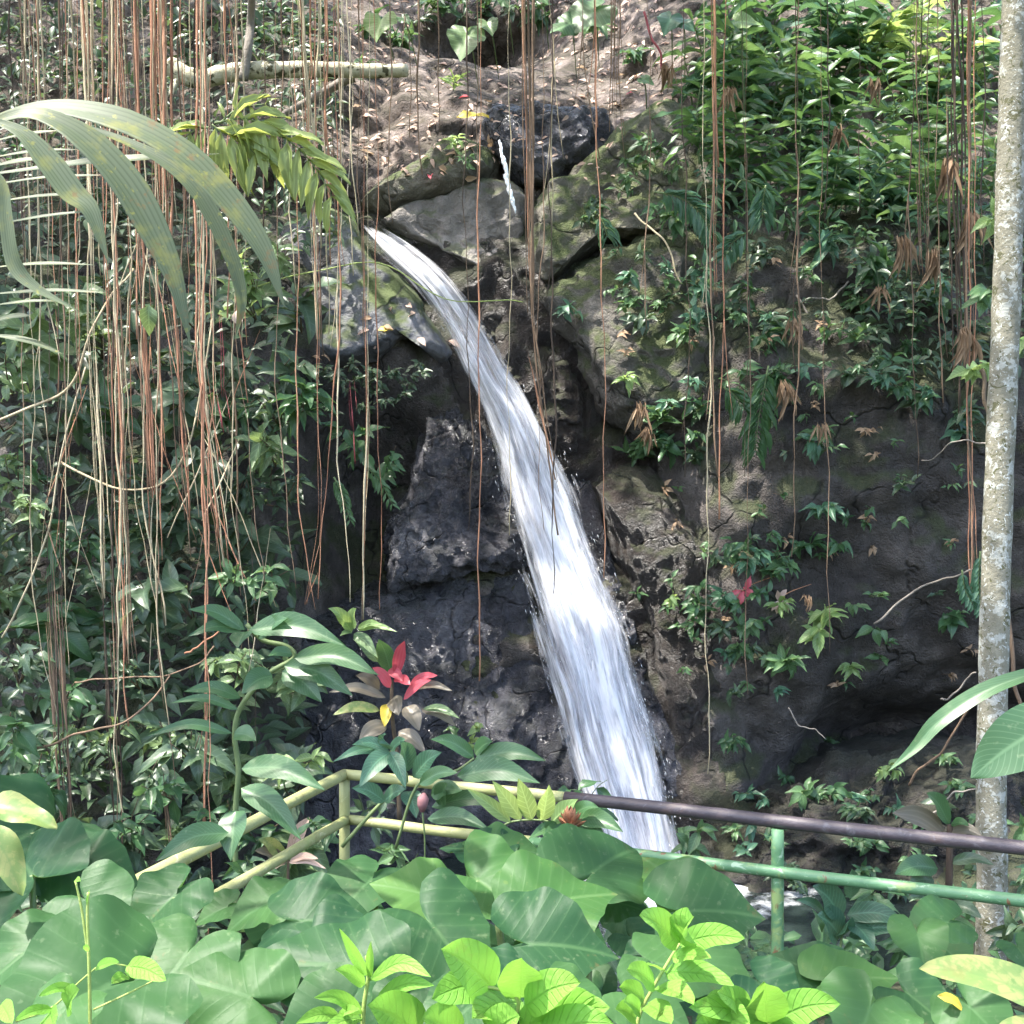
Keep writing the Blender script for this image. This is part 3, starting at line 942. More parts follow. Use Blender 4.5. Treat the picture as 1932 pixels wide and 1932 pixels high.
def ribbon(parent, pts, w, mat, d=None, name='leaf', nrm=None, prof='strap', rows=14, cols=7, fold=0.25, pleat=0.0, thick_base=0.15, wave=0.02):
    """a leaf that follows a drawn mid-line; pts are picture (x, y) or (x, y, d); w in px"""
    q = [P(p[0], p[1], p[2] if len(p) > 2 else d) for p in pts]
    dd = pts[0][2] if len(pts[0]) > 2 else d
    W = px(w, dd)
    q = smooth_path(q, rows)
    V, UV, F = [], [], []
    nh = Vector(nrm) if nrm is not None else Vector((random.uniform(-.3, .3), -0.75, 0.65))
    sd = random.uniform(0, 6)
    for i, c in enumerate(q):
        t = (q[min(i + 1, rows - 1)] - q[max(i - 1, 0)]).normalized()
        sx = t.cross(nh)
        if sx.length < 1e-3:
            sx = Vector((1, 0, 0))
        sx.normalize()
        nn_ = sx.cross(t)
        v = i / (rows - 1)
        if prof == 'strap':
            ww = min(1, thick_base + v * 2.2) * max(0.02, 1 - max(0, (v - 0.55) / 0.45) ** 1.8)
        elif prof == 'lance':
            ww = max(0.02, math.sin(math.pi * v ** 0.8) ** 0.8)
        elif prof == 'obovate':
            ww = max(0.03, math.sin(math.pi * v ** 1.3) ** 0.7)
        else:
            ww = max(0.02, math.sin(math.pi * v ** 0.75) ** 0.62) if prof == 'ov' and mat in ('lime', 'variegated') else max(0.012, math.sin(math.pi * v ** 0.72) ** 0.95)
        for j in range(cols):
            u = j / (cols - 1) * 2 - 1
            h = fold * abs(u) * ww * W * 0.5 + (pleat * W * (0.5 if j % 2 else -0.5)) * ww + wave * W * 6 * math.sin(v * 11 + sd + (1.7 if u > 0 else 0)) * u * u * 0.25
            V.append(c + sx * (u * ww * W * 0.5) + nn_ * h)
            UV.append((u * 0.5 + 0.5, v))
    for i in range(rows - 1):
        for j in range(cols - 1):
            a = i * cols + j
            F.append((a, a + 1, a + cols + 1, a + cols))
    mb = MB()
    mb.add(np.array([tuple(v) for v in V]), F, UV)
    return mb.build(name, M[mat], parent)


def heart(parent, att, tip, d, wid=1.0, nrm=(0, -0.6, 0.8), seed=0, mat='taro', droop=0.16, d_tip=None):
    """heart-shaped leaf: att = stalk joint, tip = leaf tip, in picture px"""
    n = Vector(nrm).normalized()
    a = P(att[0], att[1], d)
    k = TAN * d / 966
    dx, dz = (tip[0] - att[0]) * k, -(tip[1] - att[1]) * k
    ty = -(dx * n.x + dz * n.z) / n.y
    t = Vector((dx, ty, dz))
    Lg = t.length
    t.normalize()
    sx = t.cross(n).normalized()
    rr = random.Random(seed)
    rings, na = 12, 64
    V, UV, F = [tuple(a)], [(0.5, 0.0)], []
    lf_, wv_, tw_ = rr.uniform(.08, .34), rr.uniform(.04, .10), rr.uniform(-.2, .2)
    ph = [rr.uniform(0, 6.28) for _ in range(4)]
    for r_ in range(1, rings + 1):
        f = r_ / rings
        for j in range(na):
            th = 2 * math.pi * j / na - math.pi       # 0 = tip direction
            ab = abs(th)
            R0 = np.interp(ab, [0, 0.06, 0.16, 0.35, 0.7, 1.1, 1.6, 2.1, 2.45, 2.75, 2.98, math.pi], [1.0, 0.91, 0.81, 0.70, 0.61, 0.56, 0.54, 0.57, 0.59, 0.50, 0.28, 0.08])
            R0 *= 1 + 0.02 * math.sin(5 * th + ph[0]) + 0.012 * math.sin(11 * th + ph[1])
            rad = R0 * f
            X = math.sin(th) * rad * wid
            Y = math.cos(th) * rad
            # surface: shallow funnel at the stalk, lobes lifted, margin waves, tip drooping, ribs raised
            Z = lf_ * abs(X) - 0.22 * X * X + tw_ * X * Y - droop * max(0, Y) ** 2 - 0.10 * max(0, -Y) ** 2
            Z += wv_ * f * f * math.sin(3 * th + ph[2]) + 0.4 * wv_ * f ** 3 * math.sin(8 * th + ph[3])
            p = a + (sx * X + t * Y + n * Z) * Lg
            V.append(tuple(p))
            UV.append((0.5 + 0.5 * X, Y))
    for j in range(na):
        F.append((0, 1 + j, 1 + (j + 1) % na))
    for r_ in range(rings - 1):
        for j in range(na):
            p0 = 1 + r_ * na + j; p1 = 1 + r_ * na + (j + 1) % na
            F.append((p0, p0 + na, p1 + na, p1))
    mb = MB()
    mb.add(np.array(V), F, UV)
    return mb.build('leaf', M[mat], parent), a


# ================================================================ things: railing
def railing():
    zc = 1.36
    rl = empty('pipe_railing', P(650, 1600, 5.9))
    tag(rl, 'green and dark painted pipe railing that bends at a corner post below the falls', 'railing')
    A = P(650, 1461, 5.9)
    Bp = P(1067, 1505, 5.47)
    C = P(2140, 1624, 4.38)
    Dl = P(150, 1722, 3.86)
    a2 = P(655, 1546, 5.9); c2 = P(2140, 1726, 4.38); d2 = P(250, 1782, 3.9)
    r = 0.027

    def bar(name, p, q, rad, mat, n=14):
        mb = MB()
        pts = [p.lerp(q, i / (n - 1)) + Vector((0, 0, 0.002 * math.sin(i * 0.7))) for i in range(n)]
        tube(mb, pts, rad, 14)
        return mb.build(name, M[mat], rl)
    bar('top_rail', A, Bp, r, 'yellow_paint')['label'] = 'yellowed stretch of top rail by the corner post'
    bar('top_rail', Bp + Vector((0, 0, 0.001)), C, r * 1.1, 'dark_paint')['label'] = 'dark weathered stretch of top rail'
    bar('top_rail', A, Dl, r * 1.05, 'yellow_paint')['label'] = 'sunlit yellowish top rail running toward the viewer'
    m2 = a2.lerp(c2, 0.29)
    bar('middle_rail', a2, m2, r * 0.95, 'yellow_paint')
    bar('middle_rail', m2, c2, r * 0.95, 'green_paint')
    bar('middle_rail', a2, d2, r * 0.9, 'yellow_paint')
    for (t0, mat) in ((A, 'yellow_paint'), (P(1467, 1556, 4.98), 'green_paint')):
        gz_ = gbvh.ray_cast(Vector((t0.x, t0.y, 6)), Vector((0, 0, -1)))[0]
        bar('post', t0 - Vector((0, 0, 0.02)), Vector((t0.x, t0.y, gz_.z - 0.1)), r * 1.02, mat)


railing()

# ================================================================ trees, log, branches
def tree_right():
    base = P(1868, 1850, 6.5)
    t = empty('slender_tree', base)
    tag(t, 'slender tree with mottled grey and white bark at the right edge', 'tree')
    pts = [P(1866, 1880, 6.5), P(1872, 1700, 6.5), P(1870, 1500, 6.5), P(1876, 1200, 6.5), P(1885, 900, 6.5), P(1898, 600, 6.5), P(1907, 300, 6.5), P(1916, -40, 6.5), P(1930, -500, 6.5), P(1935, -900, 6.5)]
    n = 90
    q = smooth_path(pts, n)
    mb = MB()
    w = np.interp(np.linspace(0, 1, n), [0, 0.35, 0.65, 1], [29, 26.5, 25.5, 20]) * TAN * 6.5 / 966
    w = w * (1 + 0.025 * np.sin(np.arange(n) * 0.9) + 0.02 * np.sin(np.arange(n) * 2.3))
    tube(mb, q, w, 20)
    mb.build('trunk', M['bark_mottled'], t)
    # limbs and crown above the picture
    lb = MB()
    top = q[-1]
    for k in range(7):
        a = k * 0.9
        e = top + Vector((1.6 * math.cos(a), 1.2 * math.sin(a), 1.0 + 0.3 * (k % 3)))
        tube(lb, smooth_path([q[-10 + k], top.lerp(e, 0.5) + Vector((0, 0, .25)), e], 7), np.linspace(0.05, 0.015, 7), 6)
    lb.build('limbs', M['bark_mottled'], t)
    return t, top


tree_r, tree_top = tree_right()

lg = empty('fallen_log', P(340, 150, 10.6))
tag(lg, 'pale bark log lying across the bank at upper left', 'log')
mb = MB()
q = smooth_path([P(318, 122, 10.5), P(345, 140, 10.5), P(380, 150, 10.5), P(420, 140, 10.5), P(480, 133, 10.5), P(600, 131, 10.6), P(700, 134, 10.7), P(768, 133, 10.8)], 40)
tube(mb, q, np.interp(np.linspace(0, 1, 40), [0, 0.1, 0.2, 0.6, 1], [17, 18, 18, 16, 12]) * px(1, 10.5) * (1 + 0.06 * np.sin(np.arange(40) * 1.7)), 14)
mb.build('trunk', M['bark_pale'], lg)
mb = MB()
q = smooth_path([P(338, 150, 10.5), P(326, 165, 10.4), P(322, 180, 10.3)], 8)
tube(mb, q, np.linspace(px(9, 9.5), px(5, 9.5), 8), 10)
mb.build('branch_stub', M['bark_pale'], lg)

sap = MB()
tube(sap, smooth_path([P(459, 150, 10.4), P(468, 90, 10.4), P(474, 20, 10.4), P(480, -160, 9.5)], 20), np.linspace(px(10, 9.5), px(7, 9.5), 20), 10)
tag(sap.build('sapling_trunk', M['bark_grey']), 'grey sapling trunk rising from behind the pale log', 'tree', at=-4)

gl = MB()
tube(gl, smooth_path([P(538, 214, 10.9), P(590, 186, 10.9), P(650, 152, 10.9), P(668, 145, 10.9)], 20), np.linspace(px(7, 9.9), px(12, 9.9), 20), 10)
tag(gl.build('dead_branch', M['bark_grey']), 'short grey dead branch leaning under the pale log', 'branch')

BR = [
    ([(1645, 1172, 9.2), (1700, 1135, 9.1), (1750, 1108, 9.0), (1800, 1085, 8.8), (1852, 1060, 8.6)], 4.5, 'bark_grey', 'bare grey branch slanting up from the earth wall to the mottled tree'),
    ([(1772, 1326, 7.2), (1800, 1306, 7.1), (1845, 1268, 7.0)], 4, 'bark_grey', 'short bare twig just left of the mottled tree, above the long blade leaf'),
    ([(1715, 1480, 7.6), (1770, 1420, 7.4), (1850, 1310, 7.2)], 5, 'root_brown', 'brown bare branch leaning behind the curved blade leaf at right'),
    ([(1752, 1535, 7.0), (1800, 1503, 6.9), (1850, 1474, 6.8)], 4, 'bark_grey', 'thin bare twig low on the left of the mottled tree trunk'),
    ([(1895, 1000, 6.9), (1900, 1180, 6.9), (1915, 1280, 6.9), (1925, 1330, 6.9), (1940, 1400, 6.9)], 9, 'root_brown', 'reddish brown stem behind the mottled tree trunk at the right edge'),
    ([(1850, 700, 7.2), (1862, 760, 7.2), (1870, 820, 7.2)], 9, 'stem_brown', 'short thick brown stem half hidden behind the mottled tree'),
    ([(1485, 1340, 9.3), (1520, 1372, 9.3), (1560, 1392, 9.3)], 2.5, 'bark_grey', 'thin twig lying below the dark hollow'),
    ([(0, 790, 7.4), (80, 750, 7.3), (130, 725, 7.2), (160, 680, 7.2), (185, 610, 7.2), (215, 540, 7.3), (250, 500, 7.4)], 5.5, 'root_straw', 'pale woody vine curving up from the left edge'),
    ([(120, 880, 7.3), (170, 902, 7.2), (230, 916, 7.1), (290, 910, 7.1), (340, 880, 7.1), (366, 830, 7.1), (380, 720, 7.2), (395, 600, 7.3)], 4.5, 'root_straw', 'pale vine sagging in a loop in the left thicket'),
    ([(0, 1195, 7.3), (55, 1115, 7.2), (85, 1010, 7.2), (115, 870, 7.2), (160, 690, 7.2)], 4, 'root_straw', 'straight pale vine slanting through the left thicket'),
    ([(140, 1283, 7.0), (200, 1290, 6.9), (290, 1275, 6.9), (385, 1240, 6.9), (400, 1225, 6.9)], 3.5, 'root_brown', 'thin brown vine sagging low in the left thicket'),
    ([(345, 1240, 6.8), (390, 1205, 6.8), (450, 1183, 6.8)], 4, 'root_orange', 'short orange-brown twig above the ginger leaves'),
    ([(50, 1412, 6.8), (130, 1390, 6.8), (230, 1367, 6.8), (320, 1270, 6.9)], 5, 'root_brown', 'brown branch crossing the base of the left thicket'),
    ([(440, 545, 8.6), (520, 525, 8.4), (600, 515, 8.3), (680, 503, 8.3), (740, 512, 8.2), (800, 545, 8.1), (860, 560, 8.1), (960, 560, 8.1), (985, 568, 8.2)], 2.5, 'stem_lime', 'thin green creeper stem stretched across the upper waterfall'),
    ([(1880, 610, 11), (1870, 640, 11), (1875, 700, 10.8)], 4, 'root_brown', 'brown twig at upper right near the mottled tree'),
    ([(1505, 560, 10.2), (1540, 620, 10.1), (1570, 670, 10.0)], 5, 'bark_grey', 'pale bent root on the earth wall beneath the palmate leaves'),
    ([(1600, 535, 10.2), (1570, 560, 10.1), (1530, 568, 10.1)], 4, 'bark_grey', 'curled grey root just under the palmate leaves'),
    ([(1195, 400, 10.2), (1240, 440, 10.1), (1268, 490, 10.0), (1285, 530, 10.0)], 4, 'root_straw', 'dry arching frond stalk on the broad grey slab'),
    ([(1213, 25, 11.3), (1240, 90, 11.2), (1252, 135, 11.2)], 5, 'root_red', 'reddish dead stalk leaning in the dry leaves above the mossy slab'),
    ([(1870, 830, 6.6), (1800, 840, 7.2), (1740, 868, 7.6)], 3.5, 'bark_grey', 'thin twig sticking out left of the mottled tree'),
]
for pts, w, mat, lab in BR:
    mb = MB()
    dd = pts[0][2]
    qq = smooth_path([P(*p) for p in pts], 26)
    amp_ = 0.02 if len(pts) < 5 else 0.03
    ph_ = random.uniform(0, 6)
    qq = [c + Vector((amp_ * math.sin(i * 0.42 + ph_) * .6, 0, amp_ * math.sin(i * 0.31 + 2 * ph_) + 0.004 * math.sin(i * 1.1 + ph_))) for i, c in enumerate(qq)]
    tube(mb, qq, np.linspace(px(w, dd) * .5, px(w, dd) * .36, 26), 7)
    nm = 'vine' if 'creeper' in lab or 'vine' in lab else ( 'twig' if 'twig' in lab else 'bare_branch')
    tag(mb.build(nm, M[mat]), lab, 'vine' if 'vine' in lab or 'creeper' in lab else 'branch', at=qq[0].x)

# ================================================================ hanging roots
COLW = {'root_orange': 'orange-brown', 'root_straw': 'straw-coloured', 'root_brown': 'brown', 'root_dark': 'dark', 'root_red': 'red'}


def zone(x):
    for lim, s in ((110, 'at the left edge of the thicket'), (200, 'behind the big arching palm leaves'), (330, 'near the thick orange root bundle'), (470, 'below the left half of the pale log'),
                   (600, 'beside the small sunlit frond'), (700, 'left of the waterfall lip'), (870, 'over the ledge above the waterfall lip'), (1080, 'in front of the waterfall'),
                   (1240, 'over the sloping slabs right of the waterfall'), (1420, 'in front of the mossy slab'), (1650, 'over the plants on the earth wall')):
        if x < lim:
            return s
    return 'left of the mottled tree trunk'


def root_path(x0, y0, x1, y1, d, wig=1.0, n=None, up=True):
    pre = 0.0
    xs0, ys0 = x0, y0
    if up and y0 > 0:
        pre = y0
        xs0, ys0 = x0 + random.uniform(-14, 8), -5
    L = abs(y1 - ys0)
    n = n or max(8, int(L / 36))
    s = random.uniform(0, 100)
    out = []
    for i in range(n):
        t = i / (n - 1)
        y = ys0 + (y1 - ys0) * t
        if pre and y < y0:
            x = xs0 + (x0 - xs0) * (y - ys0) / (y0 - ys0)
        else:
            x = x0 + (x1 - x0) * (y - y0) / max(1, y1 - y0)
        wig_ = wig * 0.85
        dx = wig_ * (4 * math.sin(s + t * L / 140) + 2.4 * math.sin(s * 2 + t * L / 50) + 1.3 * math.sin(s * 3 + t * L / 21))
        out.append(P(x + dx * min(1, 0.3 + 2 * t), y, d + 0.05 * math.sin(s + 4 * t)))
    if ys0 <= 0:
        p = P(xs0, ys0, d)
        out = [p + Vector((random.uniform(-.25, .25), 0, 1.6)), p + Vector((random.uniform(-.08, .08), 0, 0.75))] + out
    return out


def hang_root(x0, y0, x1, y1, d, w, mat, wig=1.0, up=True):
    q = root_path(x0, y0, x1, y1, d, wig, up=up)
    mb = MB()
    n = len(q)
    r = px(w, d) * 0.5
    rad = np.linspace(r, r * 0.55, n) * (1 + 0.18 * np.sin(np.arange(n) * 1.7 + x0) + 0.3 * np.sin(np.arange(n) * 0.33 + x0 * .7))
    if y0 > 0:
        rad = rad * (np.clip(np.linspace(0.35, 1.4, n), 0, 1) if up else np.clip(np.linspace(0.1, 2.5, n), 0, 1))
    tube(mb, q, rad, 5)
    if w > 2.8:
        for f_ in range(random.choice([0, 1, 1, 2])):
            i0 = random.randrange(n // 3, max(n // 3 + 1, n - 4))
            sd_ = random.choice([-1, 1])
            m_ = random.randint(4, 8)
            br = [q[i0] + Vector((sd_ * px(6 + 2 * k_, d) * (k_ / m_), random.uniform(-.02, .02), -px(26, d) * k_)) for k_ in range(m_)]
            tube(mb, br, np.linspace(r * .6, r * .25, m_), 4)
    o = mb.build('hanging_root', M[mat])
    th = 'thick' if w > 6 else ('slim' if w > 3.2 else 'thread-thin')
    ln = 'long' if y1 - y0 > 600 else 'short'
    tag(o, f'{ln} {th} {COLW[mat]} hanging root {zone((x0 + x1) / 2)}', 'root', 'aerial roots hanging over the falls', at=(x0 + x1) / 2)
    return o


def root_bundle(x0, y0, x1, y1, d, w, n, mats, wig=1.0, label=None, strand=4.0, upf=0.45):
    top = P(x0, y0, d)
    e = empty('root_bundle', P(x1, y1, d))
    for k in range(n):
        off = random.uniform(-w / 2, w / 2)
        off2 = off * random.uniform(0.5, 1.1)
        yy = y1 - random.random() ** 2 * 0.45 * (y1 - y0) if k > n // 3 else y1
        up = y0 <= 0 or k < n * upf
        ys = y0 if up else y0 + random.uniform(-30, 160)
        yy = max(yy, ys + 60)
        q = root_path(x0 + off, ys, x1 + off2, yy, d + random.uniform(-.12, .12) * w / 20, wig, up=up)
        mb = MB()
        m = len(q)
        sw = strand * random.choice([.3, .4, .5, .6, .8, 1.2])
        ra = np.linspace(px(sw, d) * .5, px(sw, d) * .26, m)
        if not up:
            ra = ra * np.clip(np.linspace(0.05, m * 0.3, m), 0, 1)
        tube(mb, q, ra * (1 + 0.2 * np.sin(np.arange(m) * 1.3 + k)), 5)
        mb.build('strand', M[random.choice(mats)], e)
    tag(e, label or f'bundle of hanging roots {zone(x0)}', 'root bundle', 'bundles of aerial roots', at=(x0 + x1) / 2)


O_, S_, B_, D_, R_ = 'root_orange', 'root_straw', 'root_brown', 'root_dark', 'root_red'
root_bundle(297, 0, 306, 440, 7.0, 26, 12, [O_, O_, S_], 0.6, 'thickest orange-brown root bundle, hanging down from the top at left', 6.5)
root_bundle(165, 0, 182, 520, 7.2, 26, 9, [S_, S_, O_], 0.6, 'straw-coloured root bundle behind the big arching palm leaves', 5)
root_bundle(222, 0, 240, 330, 7.3, 22, 8, [O_, B_, O_], 0.6, 'red-brown root bundle between the straw and the orange bundles', 5)
root_bundle(205, 420, 245, 1250, 7.1, 26, 9, [O_, S_, B_], 1.0, 'long root bundle hanging below the longest palm leaf tip', 4)
root_bundle(262, 430, 290, 940, 7.0, 22, 9, [O_, O_, B_], 0.8, 'reddish root bundle to the right of the palm leaf tip', 5)
root_bundle(322, 480, 352, 980, 7.0, 20, 8, [O_, B_], 0.8, 'brown-red root bundle left of the drooping palm leaf tips', 5)
root_bundle(380, 690, 424, 1070, 6.9, 22, 10, [S_, S_, O_], 0.8, 'pale sunlit root bundle slanting down in the middle of the thicket', 4.5)
root_bundle(180, 680, 200, 1130, 7.0, 24, 8, [S_, S_], 0.9, 'whitish sunlit root bundle left of the sagging vine loop', 4)
root_bundle(100, 1020, 130, 1600, 7.1, 30, 12, [D_, B_], 0.7, 'dark root column low at the left of the thicket', 5, 0.12)
root_bundle(205, 1080, 222, 1600, 7.2, 26, 10, [D_, B_], 0.7, 'dark root column right of the leftmost dark column', 5, 0.15)
root_bundle(312, 1330, 322, 1600, 7.0, 16, 6, [B_, D_], 0.7, 'short dark root column at the thicket foot', 4, 0)
root_bundle(640, 0, 648, 330, 8.2, 14, 6, [S_, O_], 0.6, 'slim root bundle hanging past the right end of the pale log', 4)
root_bundle(570, 0, 604, 640, 8.0, 16, 6, [O_, S_], 0.8, 'slim sunlit root bundle over the tip of the small frond', 4)
root_bundle(990, -5, 1000, 590, 8.6, 16, 7, [B_, B_, O_], 0.4, 'stout brown root bundle hanging from the top centre to the slab crack', 4.5)
root_bundle(1000, 600, 1052, 1010, 8.4, 12, 5, [B_, O_], 0.7, 'brown root tassel hanging across the middle of the waterfall', 4)
root_bundle(1160, 0, 1158, 250, 8.8, 14, 5, [B_], 0.5, 'brown root bundle above the sloping mossy slab', 5)
root_bundle(1344, 0, 1352, 560, 8.8, 9, 5, [B_, O_], 0.4, 'stout brown root bundle in front of the right mossy slab', 5)
root_bundle(1800, 170, 1810, 780, 9.0, 34, 10, [B_, D_], 0.8, 'ragged brown root curtain left of the mottled tree', 5)
root_bundle(1740, 160, 1745, 520, 9.2, 26, 8, [B_, D_], 0.8, 'brown root curtain over dry leaves at upper right', 4.5)
root_bundle(1832, 780, 1838, 1130, 8.6, 18, 7, [B_, O_], 0.9, 'brown root tassel touching the bare slanting branch', 5)
root_bundle(600, 1010, 575, 1140, 7.2, 8, 3, [O_], 0.8, 'short orange roots meeting at a point left of the wet rock', 4, .4)
root_bundle(690, 760, 682, 1170, 7.3, 16, 5, [O_, S_], 0.6, 'orange-brown root tassel ending on the small rosette plant', 3.5)
root_bundle(415, 600, 425, 750, 7.0, 14, 5, [R_], 0.8, 'small dark red root tassel below the drooping palm leaf', 3.5, 0)
root_bundle(663, 700, 668, 810, 7.4, 10, 5, [R_], 0.6, 'small dark red root tassel in front of the dark recess', 3, 0)

RT = [
    (75, 0, 95, 520, 7.4, 5, S_), (20, 0, 30, 420, 7.6, 4, D_), (50, 0, 60, 300, 7.8, 3, B_), (110, 0, 128, 900, 7.6, 4, B_), (135, 0, 150, 620, 7.5, 4, S_),
    (255, 0, 262, 640, 7.3, 5, O_), (340, 0, 345, 400, 7.6, 4, B_), (388, 0, 398, 620, 7.8, 4, S_), (425, 0, 430, 600, 7.8, 5, O_), (448, 60, 440, 300, 7.8, 4, S_),
    (500, 0, 492, 470, 8.2, 3, B_), (530, 0, 540, 400, 8.2, 3, B_), (545, 100, 560, 560, 8.0, 4, S_), (585, 0, 590, 420, 8.1, 4, O_), (617, 0, 622, 500, 8.2, 5, O_), (660, 20, 668, 520, 8.1, 3, S_), (676, 0, 690, 820, 8.2, 3, B_),
    (712, 330, 716, 1150, 7.9, 3.2, O_), (700, 0, 706, 360, 8.4, 4, S_), (735, 0, 742, 420, 8.4, 3, B_), (790, 0, 796, 330, 8.4, 4.5, B_), (795, 300, 800, 560, 8.4, 3, O_), (768, 60, 772, 260, 8.4, 4, B_),
    (826, 0, 834, 250, 8.6, 3, B_), (852, 0, 855, 420, 8.6, 3, B_), (880, 0, 885, 1000, 8.3, 3, D_), (900, 0, 897, 420, 8.6, 3, B_), (915, 40, 908, 1150, 8.3, 3.2, B_), (902, 1080, 908, 1285, 8.2, 4.5, O_),
    (958, 560, 968, 1010, 8.2, 3, S_), (1026, 0, 1034, 300, 8.6, 5, B_), (1048, 120, 1040, 440, 8.6, 4, S_), (1042, 900, 1046, 1120, 8.0, 5, D_), (1046, 1000, 1060, 1415, 8.0, 5.5, O_), (1020, 600, 1022, 1000, 8.2, 3, B_),
    (1100, 120, 1136, 300, 8.8, 5, B_), (1118, 300, 1130, 900, 8.6, 4, B_), (1136, 640, 1143, 1090, 8.5, 3.6, O_), (1170, 0, 1176, 300, 8.8, 3.5, B_), (1192, 10, 1196, 520, 8.9, 3, D_), (1225, 60, 1222, 620, 8.8, 3.5, B_),
    (1120, 0, 1124, 240, 8.8, 5, O_), (1260, 100, 1268, 640, 8.9, 3, D_), (1290, 30, 1296, 900, 8.8, 3.5, D_), (1344, 500, 1350, 900, 8.8, 7, B_), (1336, 640, 1338, 1290, 8.8, 3.5, B_), (1362, 560, 1358, 980, 8.8, 5, O_),
    (1405, 80, 1408, 900, 8.9, 3, D_), (1440, 0, 1446, 480, 9.0, 3.5, B_), (1500, 50, 1502, 700, 9.0, 3.5, D_), (1502, 640, 1500, 1050, 9.0, 5, B_), (1476, 600, 1474, 780, 9.1, 3, S_), (1560, 0, 1564, 420, 9.2, 3, D_),
    (1620, 60, 1618, 400, 9.2, 3, D_), (1690, 40, 1694, 560, 9.1, 4, B_), (1720, 300, 1726, 900, 9.0, 4, D_), (1770, 100, 1774, 760, 9.0, 4, B_), (1788, 740, 1770, 1260, 8.8, 3.5, D_), (1856, 100, 1858, 500, 7.6, 4, D_),
    (1338, 1120, 1334, 1460, 8.7, 4, S_), (1300, 620, 1304, 1240, 8.8, 3, D_), (1412, 880, 1410, 1310, 8.9, 2.6, B_), (1560, 1050, 1566, 1230, 9.0, 2.6, B_), (1490, 700, 1500, 1000, 9.0, 3.5, B_),
    (385, 1040, 392, 1560, 6.6, 5, O_), (392, 1540, 396, 1790, 5.2, 4, O_), (386, 1440, 390, 1560, 6.6, 7, O_), (300, 1160, 330, 1500, 6.9, 3.5, B_), (60, 1080, 140, 1540, 7.0, 3, S_), (125, 1000, 128, 1280, 6.9, 3, S_),
    (275, 1000, 310, 1180, 6.9, 5, S_), (245, 800, 300, 1250, 6.9, 4.5, S_), (225, 1000, 245, 1370, 6.9, 6, O_), (150, 640, 155, 780, 7.0, 4, O_), (450, 600, 470, 760, 7.2, 4, O_),
    (640, 640, 600, 1130, 7.1, 4.5, O_), (445, 700, 500, 1100, 7.0, 3, B_), (520, 690, 560, 1110, 7.1, 3, B_), (565, 930, 590, 1150, 7.1, 4, O_), (345, 900, 356, 1050, 6.9, 4, B_),
    (440, 940, 470, 1240, 6.8, 3, S_), (300, 1240, 318, 1380, 6.8, 4, S_), (222, 1420, 240, 1560, 6.8, 6, S_),
]
for i_, r in enumerate(RT):
    if 690 < r[0] < 1850 and i_ % 3 == 0:
        continue
    r = list(r)
    r[5] *= 0.85
    hang_root(*r, wig=random.uniform(.8, 1.6))
for k in range(42):
    x = 5 + 690 * random.random() ** 1.25
    y0 = random.choice([0, 0, random.uniform(60, 900)])
    y1 = min(1500, y0 + random.uniform(180, 720))
    hang_root(x, y0, x + random.uniform(-15, 30), y1, random.uniform(7.0, 8.6), random.choice([2, 2.4, 3, 3, 3.6, 4.2]), random.choice([S_, S_, O_, B_, D_]), up=random.random() < .3)
for k in range(22):
    x = 40 + 520 * random.random()
    y0 = random.uniform(380, 1000)
    ln_ = random.uniform(120, 420)
    hang_root(x, y0, x + random.choice([-1, 1]) * random.uniform(0.12, 0.5) * ln_, y0 + ln_, random.uniform(6.8, 7.6), random.choice([2, 2.6, 3.2]), random.choice([S_, S_, B_, O_]), up=False)
for k in range(0):
    x = 1240 + 640 * random.random()
    y0 = random.choice([0, random.uniform(40, 700)])
    hang_root(x, y0, x + random.uniform(-10, 14), min(1250, y0 + random.uniform(160, 600)), random.uniform(8.8, 9.3), random.choice([2, 2.2, 2.8, 3.4]), random.choice([B_, D_, D_, B_]))

# ================================================================ big palm leaf at left
pl = empty('palm_leaf', P(-60, 260, 3.4))
tag(pl, 'big arching palm leaf with broad streaked leaflets reaching in from the left', 'palm')
ribbon(pl, [(-40, 232), (60, 206), (150, 210), (250, 238), (350, 296), (440, 392), (500, 480), (537, 580)], 72, 'palm', 3.3, 'leaflet', nrm=(0.25, -0.75, 0.6), rows=26, cols=15, pleat=0.06)
ribbon(pl, [(-40, 240), (50, 214), (120, 236), (180, 282), (240, 352), (290, 440), (330, 530), (360, 655)], 72, 'palm', 3.2, 'leaflet', nrm=(0.3, -0.75, 0.6), rows=26, cols=15, pleat=0.06)
ribbon(pl, [(-30, 222), (40, 250), (90, 305), (135, 365), (172, 400), (205, 498)], 52, 'palm', 3.1, 'leaflet', nrm=(0.2, -0.8, 0.55), rows=22, cols=11, pleat=0.03)
ribbon(pl, [(60, 216), (190, 250), (300, 300), (370, 360), (425, 460), (455, 560), (444, 640)], 38, 'palm', 3.5, 'leaflet', nrm=(0.3, -0.7, 0.6), rows=22, cols=9, pleat=0.03)
ribbon(pl, [(-30, 300), (6, 350), (14, 420), (28, 500), (70, 545), (150, 588)], 30, 'palm', 3.0, 'leaflet', rows=20, cols=7, pleat=0.03)
for (y0, y1, x1, w) in ((300, 282, 150, 10), (318, 300, 90, 14), (350, 330, 210, 9), (384, 366, 185, 9), (428, 396, 210, 8), (506, 500, 180, 9), (556, 552, 200, 10), (578, 570, 130, 8), (610, 596, 60, 14), (630, 668, 118, 15), (270, 246, 120, 9), (330, 290, 420, 22)):
    ribbon(pl, [(-30, y0), (x1 * .45, (y0 + y1) / 2 - 6), (x1, y1)], w, 'palm', random.uniform(3.4, 3.8), 'leaflet', rows=10, cols=5, pleat=0.02)
